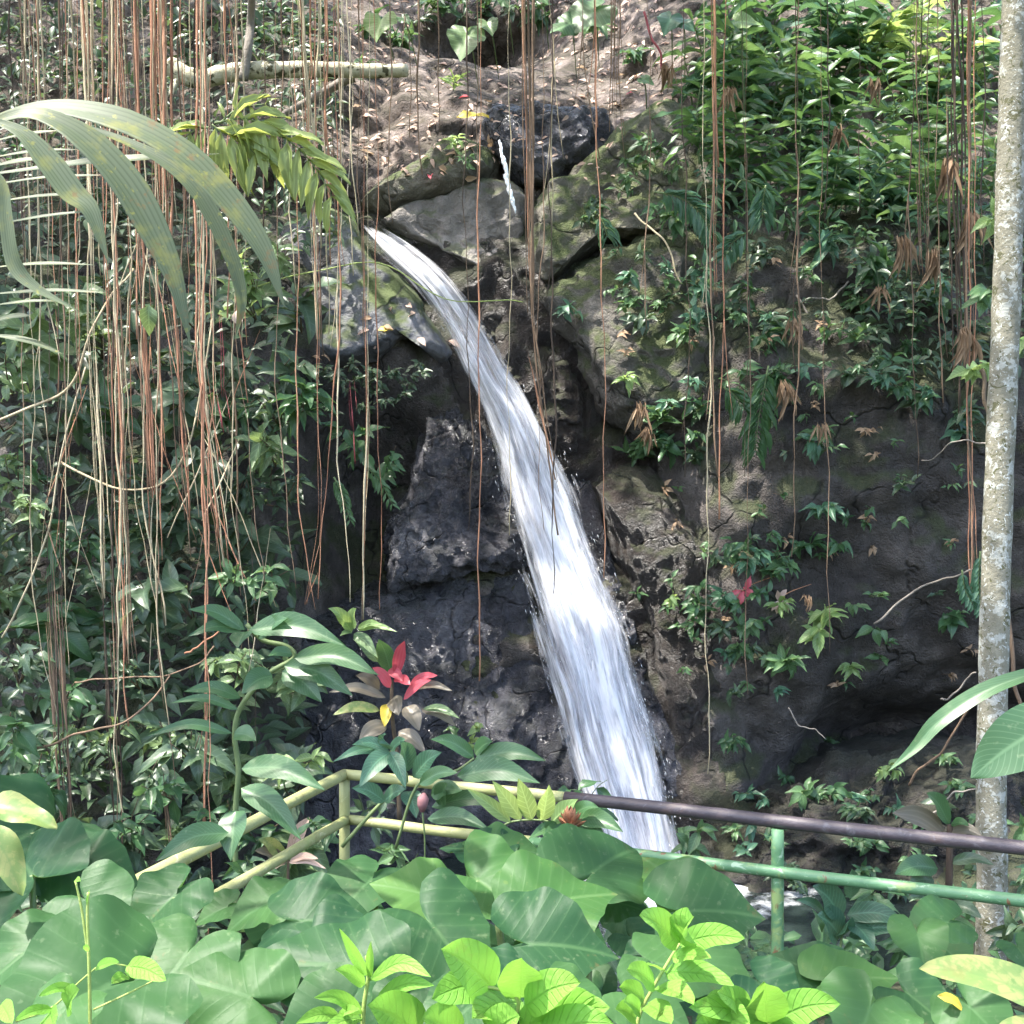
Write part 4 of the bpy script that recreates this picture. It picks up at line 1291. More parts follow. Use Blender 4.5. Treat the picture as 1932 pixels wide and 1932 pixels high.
mb = MB(); tube(mb, smooth_path([P(-180, 620, 3.5), P(-60, 400, 3.4), P(-30, 230, 3.3)], 12), px(12, 3.3) / 2, 8)
mb.build('leaf_stalk', M['stem'], pl)


def small_frond(pts, d, ln, w, n, label, mat='frond', group=None, droop=1.0, both=True, name='palm_frond', spread=0.6):
    q = smooth_path([P(p[0], p[1], p[2] if len(p) > 2 else d) for p in pts], 24)
    e = empty(name, q[0])
    mb = MB(); tube(mb, q, np.linspace(px(4, d) * .5, px(1.6, d) * .5, 24), 6)
    mb.build('leaf_stalk', M['stem'], e)
    L = px(ln, d)
    for k in range(n):
        t = 0.12 + 0.88 * k / (n - 1)
        i = min(int(t * 23), 22)
        b = q[i].lerp(q[i + 1], t * 23 - i)
        tg = (q[i + 1] - q[i]).normalized()
        for s in ((-1, 1) if both else (1,)):
            sd = tg.cross(Vector((0, -1, 0))).normalized() * s
            dr = (tg * spread + sd * 0.8 + Vector((0, -0.15, -0.55 * droop))).normalized()
            sz = L * (0.65 + 0.5 * math.sin(math.pi * (0.15 + 0.75 * t))) * random.uniform(0.88, 1.1)
            put_leaf(e, b, dr, Vector((random.uniform(-.2, .2), -0.8, 0.6)), sz, 'lance', mat, wr=w, rows=5, cols=3, name='leaflet')
    tag(e, label, 'palm frond', group, at=q[0].x)
    return e


small_frond([(405, 232), (470, 225), (540, 262), (590, 310), (625, 370)], 6.8, 92, 0.24, 10, 'small yellow-green sunlit palm frond below the pale log', 'frond')
small_frond([(400, 235), (420, 250), (455, 262), (480, 290)], 6.8, 95, 0.22, 6, 'short sunlit palm frond left of the longer sunlit one', 'frond')
small_frond([(395, 240), (370, 245), (345, 262)], 6.8, 75, 0.24, 4, 'short shaded palm frond left of the sunlit fronds', 'frond')
small_frond([(415, 232), (450, 205), (500, 196)], 6.8, 40, 0.2, 4, 'single raised palm frond tip under the pale log', 'frond')
FR = 'small fronds on the right bank'
small_frond([(1235, 362), (1280, 372), (1320, 400), (1342, 440)], 9.9, 42, 0.2, 16, 'blue-green feathery frond on the mossy slab', 'blue', FR)
small_frond([(1130, 405), (1140, 425), (1145, 445)], 9.9, 40, 0.16, 6, 'tiny pale drooping frond over the mossy slab', 'blue', FR)
small_frond([(1445, 350), (1440, 375), (1438, 410)], 9.8, 48, 0.2, 7, 'upright dark frond with opposite leaflets right of the feathery frond', 'blue', FR)
small_frond([(1415, 435), (1385, 455), (1365, 485)], 9.6, 40, 0.22, 8, 'blue-green frond above the centre of the earth wall', 'blue', FR)
small_frond([(1450, 690), (1440, 740), (1430, 800), (1425, 850)], 9.2, 55, 0.2, 16, 'long hanging palm frond on the earth wall', 'ginger', FR)
small_frond([(1365, 730), (1385, 745), (1400, 770)], 9.2, 45, 0.2, 8, 'short palm frond left of the long hanging one', 'ginger', FR)
small_frond([(1385, 360), (1400, 340), (1430, 350), (1450, 365)], 9.9, 38, 0.24, 6, 'small frond between the feathery frond and the upright one', 'ginger', FR)
small_frond([(630, 900), (645, 930), (660, 980)], 8.6, 22, 0.28, 10, 'little green fern hanging in the dark recess', 'mid', FR, name='fern')
small_frond([(690, 880), (715, 905), (740, 950)], 8.8, 22, 0.28, 9, 'little green fern right of the other fern in the dark recess', 'mid', FR, name='fern')
small_frond([(1850, 1040), (1846, 1090), (1850, 1150)], 7.5, 26, 0.28, 12, 'green fern against the left side of the mottled tree', 'blue', FR, name='fern')
small_frond([(1815, 1075), (1820, 1110), (1835, 1140)], 7.5, 24, 0.3, 8, 'small fern left of the fern by the mottled tree', 'blue', FR, name='fern')
for (x, y, d, ln, l) in ((1700, 445, 9.4, 80, 'drooping dry tan frond at upper right under the root curtain'), (1480, 720, 9.1, 75, 'dry tan frond hanging by the long palm frond'), (1660, 540, 9.3, 50, 'dry tan frond right of the palmate leaves'), (1760, 470, 9.2, 80, 'dry brown frond beside the ragged root curtain'), (1210, 760, 9.7, 60, 'dry pale tuft hanging right of the waterfall'), (1225, 810, 9.6, 45, 'dry tan tuft lower on the rock right of the waterfall'), (1500, 600, 9.3, 55, 'narrow dry leaf tuft in the middle of the earth wall'), (1550, 800, 9.2, 45, 'thin dry tuft low on the earth wall'), (1525, 1125, 9.3, 30, 'dry brown tuft above the dark wall plants'), (1375, 165, 10.5, 60, 'dry brown leaf sheath hanging at the top right plants'), (1260, 120, 11.0, 55, 'fan of dry red-brown leaves above the mossy slab'), (1650, 150, 9.6, 60, 'dry tan leaf bunch high among the ginger canes'), (1790, 300, 9.0, 90, 'long dry leaf bunch hanging by the ragged root curtain'), (1830, 400, 8.8, 90, 'dry brown leaf bunch just left of the mottled tree'), (1820, 620, 8.6, 80, 'dry leaf bunch hanging left of the tree at mid-height'), (1580, 240, 9.8, 55, 'dry leaf bunch above the large blue-green shrub')):
    e = empty('dry_frond', P(x, y, d))
    for k in range(13):
        b = P(x + random.uniform(-9, 9), y + random.uniform(-6, 6), d)
        put_leaf(e, b, Vector((random.gauss(0, .28), -0.25, -1)), Vector((random.uniform(-.5, .5), -1, 0.2)), px(ln, d) * random.uniform(.5, 1.1), 'lance', 'dry', wr=0.1, rows=5, cols=3)
    tag(e, l, 'dry leaves', 'dry fronds', at=x)

# ================================================================ plants
def in_view_dir():
    return Vector((random.gauss(0, 0.55), -0.45 + random.gauss(0, .3), random.gauss(-0.15, 0.4)))


def shrub(x, y, d, spread, nleaf, size, mat, label, group, shape='ovate', wr=0.5, name='shrub', down=0.45, stem_mat='stem_brown', rows=6, cols=5, woody=3, back=0.35):
    """leafy plant whose twigs fan out from (x, y)"""
    root = P(x, y + spread * (0.5 if back > 0.1 else 0.1), d + back)
    e = empty(name, root)
    S = px(spread, d)
    tips = []
    for k in range(woody):
        a = random.uniform(-1.3, 1.3)
        tip = P(x, y, d) + Vector((math.sin(a) * S * random.uniform(.4, .9), -random.uniform(0.04, .3), math.cos(a) * S * random.uniform(.2, .7)))
        mid = root.lerp(tip, .5) + rvec(S * 0.12)
        stems(e, [[root, mid, tip]], max(0.0035, S * 0.022), stem_mat, n=6)
        tips.append((root, mid, tip))
    for k in range(nleaf):
        tw = random.choice(tips)
        t = random.random() ** 0.6
        b = smooth_path(tw, 9)[int(t * 8)] + rvec(S * 0.06)
        dr = Vector((random.gauss(0, .8) + 0.6 * (b.x - root.x) / S, -0.55 + random.gauss(0, .35), random.gauss(0.12, .45) - down * random.random()))
        nr = Vector((random.gauss(0, .35), -0.62, 0.75 + random.gauss(0, .3)))
        put_leaf(e, b, dr, nr, px(size, d) * random.uniform(.65, 1.2), shape, mat, wr=wr, rows=rows, cols=cols)
    tag(e, label, 'plant', group, at=x)
    return e


# left thicket
TH = 'dark shrubs of the left thicket'


def left_label(x, y):
    v = 'high' if y < 700 else ('halfway up' if y < 1000 else ('low' if y < 1300 else 'lowest'))
    h = 'at the far left' if x < 130 else ('behind the root bundles' if x < 300 else ('left of the dark recess' if x < 480 else 'beside the dark recess'))
    return f'dark leafy shrub {v} in the thicket {h}'


spots = []
for gy in range(10):
    for gxk in range(7):
        x = 25 + gxk * 88 + random.uniform(-34, 34)
        y = 560 + gy * 112 + random.uniform(-40, 40)
        lim = 640 if y < 700 else (590 if y < 1000 else 560)
        if x > lim:
            continue
        spots.append((x, y))
for x, y in spots:
    d = 7.9 + 0.9 * random.random() - (0.8 if y > 1250 else 0) + (0.4 if x > 400 else 0)
    big = random.random()
    shrub(x, y, d, 80, 13 if big > .6 else 22, random.uniform(64, 88) if big > .6 else random.uniform(32, 60), random.choice(['shrub', 'shrub', 'shrub', 'ginger', 'shrub_pale']), left_label(x, y), TH, wr=random.choice([0.3, 0.42, 0.5, 0.55]), shape=random.choice(['ovate', 'ovate', 'lance']))

for (x, y, d, n, sz, mt, l) in (
        (480, 520, 8.3, 20, 40, 'bright', 'sunlit pale green shrub under the palm leaf tips'), (520, 495, 8.4, 14, 40, 'shrub_pale', 'sunlit yellow-green shrub beside the left slab'), (560, 1425, 7.4, 20, 40, 'bright', 'sunlit pale shrub left of the railing corner'),
        (70, 960, 7.0, 18, 40, 'shrub_pale', 'sunlit pale twiggy shrub at the left edge'), (560, 760, 8.3, 26, 62, 'ginger', 'shrub with long drooping leaves in front of the recess'), (520, 850, 8.0, 16, 70, 'shrub_pale', 'olive shrub with long narrow leaves below the left slab'),
        (690, 820, 8.9, 22, 48, 'ginger', 'green shrub with pointed leaves in the dark recess'), (720, 870, 8.9, 12, 46, 'ginger', 'green heart-leaved shrub at the right of the dark recess'), (520, 1095, 7.3, 12, 44, 'mid', 'shrub with one bright leaf above the ginger leaves'), (440, 1070, 7.2, 12, 46, 'mid', 'broad-leaved shrub below the pale slanting roots'),
        (40, 1380, 6.6, 22, 60, 'ginger', 'broad pale-veined shrub at the lower left edge'), (110, 1470, 6.6, 18, 55, 'ginger', 'pointed-leaved shrub low at the left'), (30, 1500, 6.4, 16, 55, 'ginger', 'shrub in the lower left corner of the thicket'), (330, 1480, 6.7, 18, 50, 'ginger', 'green shrub at the thicket foot near the short dark column'), (260, 1540, 6.6, 16, 50, 'ginger', 'green shrub at the thicket foot between dark columns'), (430, 1530, 6.5, 10, 44, 'ginger', 'small green shrub behind the tall ginger stem')):
    shrub(x, y, d, 62, n, sz, mt, l, None, shape='lance' if sz > 60 else 'ovate', wr=0.3 if sz > 60 else 0.48)

# small creeping plants under the left slab
for k in range(34):
    x = random.uniform(440, 790); y = random.uniform(695, 790) + (40 if x < 560 else 0)
    p, n_ = hit(x, y)
    shrub(x, y, min(p.y - 0.08, 10.15), 24, 13, 18, 'shrub', ('small dark creeper under the blue-grey slab ' + ('by the long drooping leaves' if x < 530 else ('under its left part' if x < 620 else ('under its middle' if x < 710 else 'near the waterfall')))), 'small creepers under the slab', name='creeper', wr=0.5, rows=5, cols=3, woody=2, back=0.04)

# upper right bank: ginger stands
GG = 'ginger stands on the upper right bank'


def cane(x, y, d, h, nl, ln, mat, label, group, lean=0.0, wr=0.2, name='ginger_cane', shape='lance'):
    root = P(x, y, d)
    H = px(h, d)
    top = root + Vector((lean * H, -0.25 * H, H))
    q = smooth_path([root, root.lerp(top, .5) + Vector((-0.05 * lean * H, 0, 0.05 * H)), top], 12)
    e = empty(name, root)
    mb = MB(); tube(mb, q, np.linspace(px(4, d) * .5, px(2, d) * .4, 12), 6); mb.build('stem', M['stem'], e)
    for k in range(nl):
        t = 0.18 + 0.82 * k / max(1, nl - 1)
        b = q[min(11, int(t * 11))]
        s = -1 if k % 2 else 1
        dr = Vector((s * (0.9 - 0.25 * t) + random.gauss(0, .15), -0.35 + random.gauss(0, .25), random.gauss(0.08, .22) + 0.3 * (t > .9)))
        put_leaf(e, b, dr, Vector((random.gauss(0, .2), -0.45, 0.9)), px(ln, d) * random.uniform(.75, 1.15), shape, mat, wr=wr, rows=6, cols=3)
    tag(e, label, 'plant', group, at=x)


def right_label(x, y):
    h = 'over the mossy slab top' if x < 1380 else ('near the pale drooping leaves' if x < 1490 else ('above the large blue-green shrub' if x < 1620 else ('over the brown root curtain' if x < 1760 else 'beside the mottled trunk')))
    v = 'top-edge' if y < 130 else ('second-tier' if y < 220 else ('third-tier' if y < 310 else 'lowest-tier'))
    return f'{v} leafy ginger cane {h}'


for k in range(84):
    x = random.uniform(1290, 1890)
    y = random.uniform(60, 400)
    if y > 330 and x < 1400:
        continue
    p, n_ = hit(x, y)
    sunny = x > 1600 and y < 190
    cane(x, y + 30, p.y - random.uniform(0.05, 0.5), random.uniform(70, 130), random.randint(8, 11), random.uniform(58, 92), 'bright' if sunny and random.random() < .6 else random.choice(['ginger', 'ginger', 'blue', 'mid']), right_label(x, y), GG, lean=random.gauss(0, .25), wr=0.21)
for k in range(46):
    x = random.uniform(330, 1000) if k % 3 else random.uniform(0, 330)
    y = random.uniform(20, 150) if x > 330 else random.uniform(40, 420)
    if 760 < x < 1000:
        y *= 0.3
    p, n_ = hit(x, y)
    shrub(x, y, p.y - 0.15, 40, 14, 30, random.choice(['mid', 'ginger', 'shrub']), ('higher ' if y < 90 else 'lower ') + 'small leafy plant ' + (('above the left half of the pale log' if x < 500 else 'above the right half of the pale log') if x > 330 else ('at the left edge above the palm leaf' if y < 210 else 'behind the arching palm leaves')) if x < 700 else 'small leafy plant on the bank ' + ('above the sunlit ledge' if x < 840 else 'by the dark gap at the top'), 'small plants on the upper left bank', rows=5, cols=3, wr=0.42)

# heart leaves on the top edge
TE = [((718, 40), (712, 85), 11.2, 'bright'), ((880, 66), (870, 118), 10.8, 'shrub_pale'), ((920, 45), (930, 72), 10.9, 'shrub_pale'), ((1075, 45), (1035, 68), 11.0, 'mid'), ((1120, 22), (1050, 62), 11.0, 'mid'), ((1265, 35), (1250, 68), 10.8, 'blue'), ((1290, 45), (1310, 60), 10.8, 'blue'), ((1400, 40), (1440, 45), 10.9, 'bright'), ((950, 0), (960, 18), 11, 'mid'), ((1020, -8), (1035, 10), 11, 'mid'), ((1215, 150), (1235, 160), 10.9, 'mid'), ((760, 35), (775, 48), 11, 'mid')]
e = empty('arum_plant', P(900, 60, 11.4))
tag(e, 'arum plants with pale heart leaves in the dark gap at the top edge', 'plant')
e2 = empty('arum_plant', P(1200, 60, 11.4))
tag(e2, 'arum plant with bluish heart leaves above the mossy slab', 'plant')
for i, (a, t, d, mt) in enumerate(TE):
    par = e if a[0] < 1050 else e2
    _, A0 = heart(par, (a[0], a[1]), (a[0] + (t[0] - a[0]) * 0.95, a[1] + (t[1] - a[1]) * 1.0), d, 1.1, (random.uniform(-.2, .2), -0.8, 0.5), seed=i + 300, mat=mt)
    stems(par, [[A0, A0 + Vector((0.05, 0.25, -0.05)), A0 + Vector((0.1, 0.6, -0.3))]], 0.008, 'stem')

# right wall plants (picture x, y, spread, leaves, leaf px, material, shape, width ratio)
RW = [
    (1600, 330, 70, 26, 62, 'blue', 'ovate', .42, 'large blue-green leafy shrub at the centre of the right bank'), (1640, 380, 55, 16, 56, 'blue', 'ovate', .42, 'dusty grey-green shrub below the large blue-green one'), (1560, 300, 40, 12, 50, 'ginger', 'lance', .3, 'narrow-leaved plant left of the large blue-green shrub'),
    (1310, 170, 40, 14, 52, 'blue', 'lance', .2, 'blue-green strappy plant over the top of the mossy slab'), (1350, 130, 35, 8, 50, 'bright', 'lance', .28, 'bright leafy tuft over the mossy slab top'), (1440, 190, 40, 8, 60, 'shrub_pale', 'ovate', .4, 'pale drooping leaves right of the bright tuft'),
    (1560, 470, 45, 14, 60, 'blue', 'lance', .22, 'palmate blue-green plant in the middle of the earth wall'), (1640, 505, 45, 14, 55, 'ginger', 'lance', .24, 'palmate green plant right of the blue-green palmate one'),
    (1320, 560, 36, 16, 28, 'blue', 'ovate', .45, 'leafy creeper on the edge below the broad slab'), (1310, 600, 36, 16, 26, 'blue', 'ovate', .45, 'creeper patch just below the broad slab'), (1290, 640, 34, 14, 26, 'mid', 'ovate', .45, 'creeper patch lower on the wall edge'),
    (1200, 320, 40, 18, 22, 'mid', 'ovate', .45, 'small green plants growing on the mossy slab'), (1180, 360, 40, 18, 22, 'mid', 'ovate', .45, 'green creeper in the middle of the mossy slab'), (1120, 390, 30, 14, 20, 'shrub', 'ovate', .45, 'dark creeper at the lower edge of the mossy slab'), (1240, 290, 34, 14, 22, 'mid', 'ovate', .45, 'green creeper high on the mossy slab'), (1270, 330, 30, 12, 22, 'mid', 'ovate', .45, 'creeper at the right of the mossy slab'),
    (1185, 530, 22, 8, 26, 'blue', 'ovate', .42, 'small upright plant on the broad slab'), (1150, 555, 20, 7, 16, 'mid', 'ovate', .45, 'tiny plant at the foot of the broad slab'), (1180, 720, 30, 12, 24, 'bright', 'lance', .3, 'bright small plant right of the upper waterfall'), (1240, 790, 36, 16, 34, 'mid', 'ovate', .45, 'leafy clump on the rock right of the waterfall'), (1215, 840, 36, 16, 30, 'mid', 'ovate', .5, 'leafy clump lower on the rock right of the waterfall'), (1255, 850, 26, 9, 34, 'ginger', 'ovate', .5, 'hanging broad-leaved sprig right of the waterfall clump'),
    (1470, 850 - 130, 36, 14, 36, 'ginger', 'ovate', .4, 'leafy plant behind the long hanging frond'), (1440, 640, 30, 10, 30, 'ginger', 'ovate', .4, 'leafy creeper above the long hanging frond'), (1400, 560, 36, 12, 34, 'ginger', 'lance', .3, 'leafy plant under the small blue frond'), (1510, 700, 24, 8, 28, 'blue', 'ovate', .45, 'small creeper right of the long hanging frond'),
    (1650, 720, 36, 14, 32, 'blue', 'ovate', .45, 'broad-leaved sprig on the dark wall at right'), (1700, 740, 36, 16, 26, 'ginger', 'ovate', .45, 'spreading sprig on the dark wall near the tree'), (1670, 690, 26, 9, 30, 'ginger', 'ovate', .42, 'small sprig high on the dark wall'), (1745, 760, 30, 12, 24, 'ginger', 'ovate', .45, 'sprig left of the root tassel'),
    (1700, 915, 24, 8, 22, 'shrub', 'ovate', .5, 'drab sprig in the middle of the bare wall'), (1690, 985, 16, 5, 18, 'mid', 'ovate', .5, 'tiny sprig below the drab one'), (1550, 960, 28, 11, 32, 'blue', 'ovate', .45, 'dark sprig with hanging leaves in the centre of the wall'), (1520, 1030, 34, 14, 30, 'ginger', 'ovate', .4, 'fern-like sprig in the lower centre of the wall'), (1570, 1035, 22, 8, 28, 'ginger', 'ovate', .45, 'three-leaved sprig right of the fern-like one'),
    (1385, 1030, 40, 18, 26, 'ginger', 'ovate', .42, 'leafy patch left on the lower wall'), (1420, 1060, 36, 14, 26, 'blue', 'ovate', .42, 'leafy patch in the lower wall, left part'), (1340, 1060, 30, 12, 20, 'shrub', 'ovate', .45, 'small dark patch by the bulging wet rock'), (1430, 1120, 30, 12, 22, 'ginger', 'ovate', .45, 'creeper above the white flower'), (1320, 1130, 26, 12, 18, 'shrub', 'ovate', .45, 'dark creeper below the bulging wet rock'), (1370, 1140, 30, 12, 24, 'ginger', 'lance', .35, 'spiky sprig left of the red flower'),
    (1265, 1130, 24, 12, 18, 'bright', 'ovate', .45, 'yellow-green creeper patch right of the lower waterfall'), (1400, 1180, 40, 18, 26, 'mid', 'ovate', .45, 'leafy patch under the red flower'), (1390, 1220, 36, 16, 26, 'mid', 'ovate', .42, 'trailing leafy patch low on the wall'), (1460, 1140, 26, 9, 26, 'bright', 'lance', .3, 'bright narrow-leaved sprig below the flowers'), (1550, 1170, 36, 16, 30, 'bright', 'ovate', .5, 'bright heart-leaved patch low in the centre'), (1540, 1195, 30, 10, 36, 'bright', 'ovate', .5, 'bright broad-leaved sprig under the heart-leaved patch'), (1600, 1140, 20, 5, 22, 'mid', 'ovate', .55, 'two-leaved sprig right of the heart-leaved patch'), (1650, 1190, 18, 5, 30, 'mid', 'ovate', .5, 'hanging leaves at the end of the bare slanting branch'),
    (1640, 1125, 16, 4, 22, 'mid', 'ovate', .55, 'pair of leaves above the bare slanting branch'), (1480, 1260, 40, 16, 36, 'mid', 'lance', .3, 'star-shaped leafy plant low on the wall'), (1450, 1245, 34, 12, 24, 'mid', 'ovate', .45, 'leafy patch left of the star-shaped plant'), (1600, 1265, 22, 9, 30, 'bright', 'ovate', .4, 'bright hanging sprig above the dark hollow'), (1410, 1290, 18, 8, 18, 'mid', 'ovate', .4, 'tiny sprig under the star-shaped plant'), (1650, 1240, 16, 4, 26, 'mid', 'ovate', .5, 'pair of leaves by the dark hollow'), (1790, 1165, 26, 8, 36, 'ginger', 'ovate', .55, 'broad hanging leaves left of the mottled tree'),
    (1380, 1400, 38, 18, 22, 'ginger', 'ovate', .4, 'grey-green creeper patch on the brown wall'), (1480, 1465, 24, 9, 22, 'ginger', 'ovate', .4, 'small creeper at the foot of the wall'), (1540, 1495, 36, 16, 20, 'mid', 'ovate', .4, 'creeper mat behind the dark rail'), (1610, 1525, 40, 20, 20, 'mid', 'ovate', .4, 'green creeper mat in the middle above the dark rail'), (1660, 1450, 40, 20, 20, 'bright', 'ovate', .45, 'pale yellow-green patch at the tip of the curved blade leaf'), (1770, 1430, 34, 14, 22, 'mid', 'ovate', .45, 'leafy sprig on the mound near the tree'), (1790, 1480, 30, 12, 22, 'mid', 'ovate', .45, 'leafy sprig on the mound below the other'),
    (1380, 1560, 34, 14, 20, 'mid', 'ovate', .4, 'creeper just behind the dark rail'), (1450, 1580, 26, 10, 20, 'mid', 'ovate', .4, 'creeper behind the green post'), (1600, 1590, 40, 14, 18, 'mid', 'ovate', .45, 'creeper strip seen just under the dark rail'), (1720, 1620, 34, 12, 18, 'mid', 'ovate', .45, 'creeper strip under the dark rail near the tree'), (1560, 1400, 20, 8, 18, 'mid', 'ovate', .45, 'tiny creeper below the dark hollow'), (1865, 420, 36, 10, 40, 'bright', 'ovate', .55, 'bright broad leaves left of the mottled tree at mid-height'), (1855, 560, 30, 8, 40, 'mid', 'ovate', .55, 'broad leaves tucked behind the mottled tree'), (1840, 700, 36, 12, 34, 'bright', 'ovate', .6, 'bright round-leaved sprig left of the mottled tree'), (1925, 650, 30, 8, 40, 'bright', 'ovate', .55, 'bright leaves right of the mottled tree'), (1925, 1560, 26, 8, 40, 'mid', 'ovate', .5, 'leaves right of the mottled tree at rail height'),
    (900, 1370, 20, 8, 18, 'bright', 'ovate', .5, 'tiny bright plant on the lower wet rock'), (890, 1400, 20, 8, 22, 'bright', 'ovate', .5, 'small bright plant behind the ginger leaves'), (855, 1375, 16, 6, 18, 'mid', 'ovate', .5, 'tiny plant by the red cordyline'), (1200, 1120, 14, 5, 14, 'mid', 'ovate', .5, 'tiny plant on the dark rock beside the fall'),
    (840, 20, 40, 14, 40, 'mid', 'ovate', .45, 'leafy shrub left of the dark gap at the top edge'), (1010, 35, 40, 14, 36, 'ginger', 'ovate', .42, 'leafy shrub right of the dark gap at the top edge'), (1120, 60, 34, 12, 36, 'mid', 'lance', .3, 'narrow-leaved shrub at the top edge above the dark boulder'), (770, 90, 34, 14, 30, 'mid', 'ovate', .45, 'leafy shrub right of the pale log end'), (700, 60, 36, 14, 34, 'ginger', 'ovate', .42, 'leafy shrub above the pale log end'), (1180, 110, 30, 12, 30, 'ginger', 'ovate', .42, 'leafy shrub beside the reddish dead stalk'),
    (860, 280, 26, 12, 18, 'bright', 'ovate', .45, 'mossy small plant on the green boulder'), (880, 310, 24, 10, 16, 'mid', 'ovate', .45, 'small plant on the side of the green boulder'), (855, 165, 22, 8, 26, 'bright', 'lance', .25, 'small sunlit grassy tuft on the ledge'), (610, 320, 20, 8, 20, 'shrub', 'ovate', .5, 'small plant at the tip of the sunlit frond'), (640, 440, 30, 10, 22, 'shrub', 'ovate', .5, 'dark plant on top of the blue-grey slab'),
]
for (x, y, sp, n, sz, mt, shp, wr, lab) in RW:
    p, n_ = hit(x, y, 0.12)
    d = p.y
    if x > 1830:
        d = 7.4
    shrub(x, y, d, sp * 0.9, int(n * 1.3), sz * 1.15, mt, lab, None, shape=shp, wr=wr, name='wall_plant', rows=6, cols=5 if sz > 30 else 3, stem_mat='stem', back=0.04)
# scattered tiny leaves on the wall
for k in range(95):
    x = random.uniform(1120, 1840); y = random.uniform(420, 1300)
    if x < 1250 and y > 700:
        continue
    p, n_ = hit(x, y, 0.05)
    shrub(x, y, p.y, 16, 6, 18, random.choice(['shrub', 'mid', 'ginger', 'dry']), ('tiny sprig ' + ('high' if y < 640 else ('midway' if y < 860 else ('low' if y < 1080 else 'lowest'))) + ' on the earth wall ' + ('by the grey slabs' if x < 1320 else ('around the long hanging frond' if x < 1500 else ('in its middle' if x < 1680 else 'near the mottled tree')))), 'tiny sprigs on the earth wall', name='seedling', rows=4, cols=3, wr=.45, woody=1, back=0.02)

for (zn_, x0, x1, y0, y1, n_p) in (('on the earthy mound', 1380, 1860, 1480, 1680, 26), ('low on the earth wall', 1290, 1480, 940, 1320, 16), ('on the mossy slabs right of the falls', 1080, 1400, 240, 620, 18), ('under the palmate leaves on the wall', 1400, 1830, 560, 860, 22), ('between broad slab and large blue-green shrub', 1250, 1560, 380, 640, 20), ('above the bare part of the earth wall', 1560, 1850, 420, 640, 16), ('on the rock beside the lower waterfall', 1190, 1320, 640, 900, 8)):
    for k in range(n_p):
        x, y = random.uniform(x0, x1), random.uniform(y0, y1)
        p, n_ = hit(x, y, 0.1)
        hz = 'left' if x < x0 + (x1 - x0) * .34 else ('middle' if x < x0 + (x1 - x0) * .67 else 'right')
        shrub(x, y, p.y, random.uniform(20, 34), random.randint(8, 16), random.uniform(20, 38), random.choice(['mid', 'ginger', 'shrub', 'blue']), f'small creeper {zn_}, {hz} part', 'small creepers on the wall', name='creeper', wr=random.choice([.4, .5]), rows=5, cols=3, woody=2, back=0.04, stem_mat='stem')

# flowers on the wall
for (x, y, c1, l) in ((1400, 1115, 'red', 'small red hanging flower spike on the earth wall'), (1470, 1130, 'pinkdry', 'pale cream flower cluster on the earth wall')):
    p, n_ = hit(x, y, 0.12)
    e = empty('wall_flower', p)
    for k in range(8):
        put_leaf(e, p + rvec(0.015), Vector((random.gauss(0, .5), -0.5, random.gauss(-.4, .5))), Vector((0, -1, .2)), random.uniform(.08, .14), 'obovate', c1, wr=0.4, rows=5, cols=3, name='petal')
    stems(e, [[p, p + Vector((.1, .02, .06)), p + Vector((.3, .1, .12))]], 0.006, 'root_orange')
    tag(e, l, 'flower', at=x)

# fallen leaves on ledges
for k in range(80):
    if k < 44:
        x, y = random.uniform(590, 960), random.uniform(150, 345)
    elif k < 64:
        x, y = random.uniform(1040, 1240), random.uniform(40, 220)
    else:
        x, y = random.uniform(560, 860), random.uniform(560, 700)
    p, n_ = hit(x, y, 0.02)
    m_ = frame(p, Vector((random.gauss(0, 1), random.gauss(-.3, .5), random.gauss(0, .3))), n_ + Vector((0, 0, .5)), random.uniform(.08, .17))
    mt = random.choices(['pinkdry', 'dry', 'yellow', 'red'], [6, 4, 1.2, .3])[0]
    o = link('fallen_leaf', leaf_mesh('ovate', mt, random.randrange(4), 0.5, 5, 3), None, m_)
    cw = {'pinkdry': 'pale pinkish', 'dry': 'brown', 'yellow': 'yellow', 'red': 'reddish'}[mt]
    zn = ('high' if y < 215 else ('midway' if y < 280 else 'low')) + ' on the sunlit ledge ' + ('left of the mossy boulder' if x < 730 else 'by the mossy boulder') if k < 44 else ('in the litter above the mossy slab' if k < 64 else 'on the blue-grey slab')
    tag(o, f'{cw} fallen leaf lying {zn}', 'leaf', 'fallen leaves', at=x)

# ================================================================ mid-ground gingers (leaf mid-lines read off the photograph)
def zz(o, a):                      # enlarged-crop position -> picture position
    return (o[0] + a[0] * 0.375, o[1] + a[1] * 0.375)


ZA = (0, 603.75); ZB = (0, 1207.5); ZC = (603.75, 1207.5); ZD = (1207.5, 1207.5)


def lf(par, o, a, b, w, mat, d, sag=0.12, prof='ov', nrm=None, d2=None, rows=12, name='leaf'):
    A_ = zz(o, a); B_2 = zz(o, b)
    L = math.hypot(B_2[0] - A_[0], B_2[1] - A_[1])
    mid = ((A_[0] + B_2[0]) / 2, (A_[1] + B_2[1]) / 2 - sag * L)
    d2 = d - 0.12 if d2 is None else d2
    return ribbon(par, [(A_[0], A_[1], d), (mid[0], mid[1], (d + d2) / 2), (B_2[0], B_2[1], d2)], w * 0.375 * (1.28 if mat == 'lime' else (1.0 if prof == 'lance' else 1.08)), mat, name=name, nrm=nrm if nrm is not None else (random.uniform(-.3, .3), -.85, .55), prof=prof, rows=rows, cols=7, fold=0.3, wave=0.03)


def zstem(par, o, pts, w, mat, d, n=16):
    q = smooth_path([P(*zz(o, p), d) for p in pts], n)
    mb = MB(); tube(mb, q, np.linspace(px(w * .375, d) * .5, px(w * .375, d) * .38, n), 8)
    return mb.build('stem', M[mat], par)


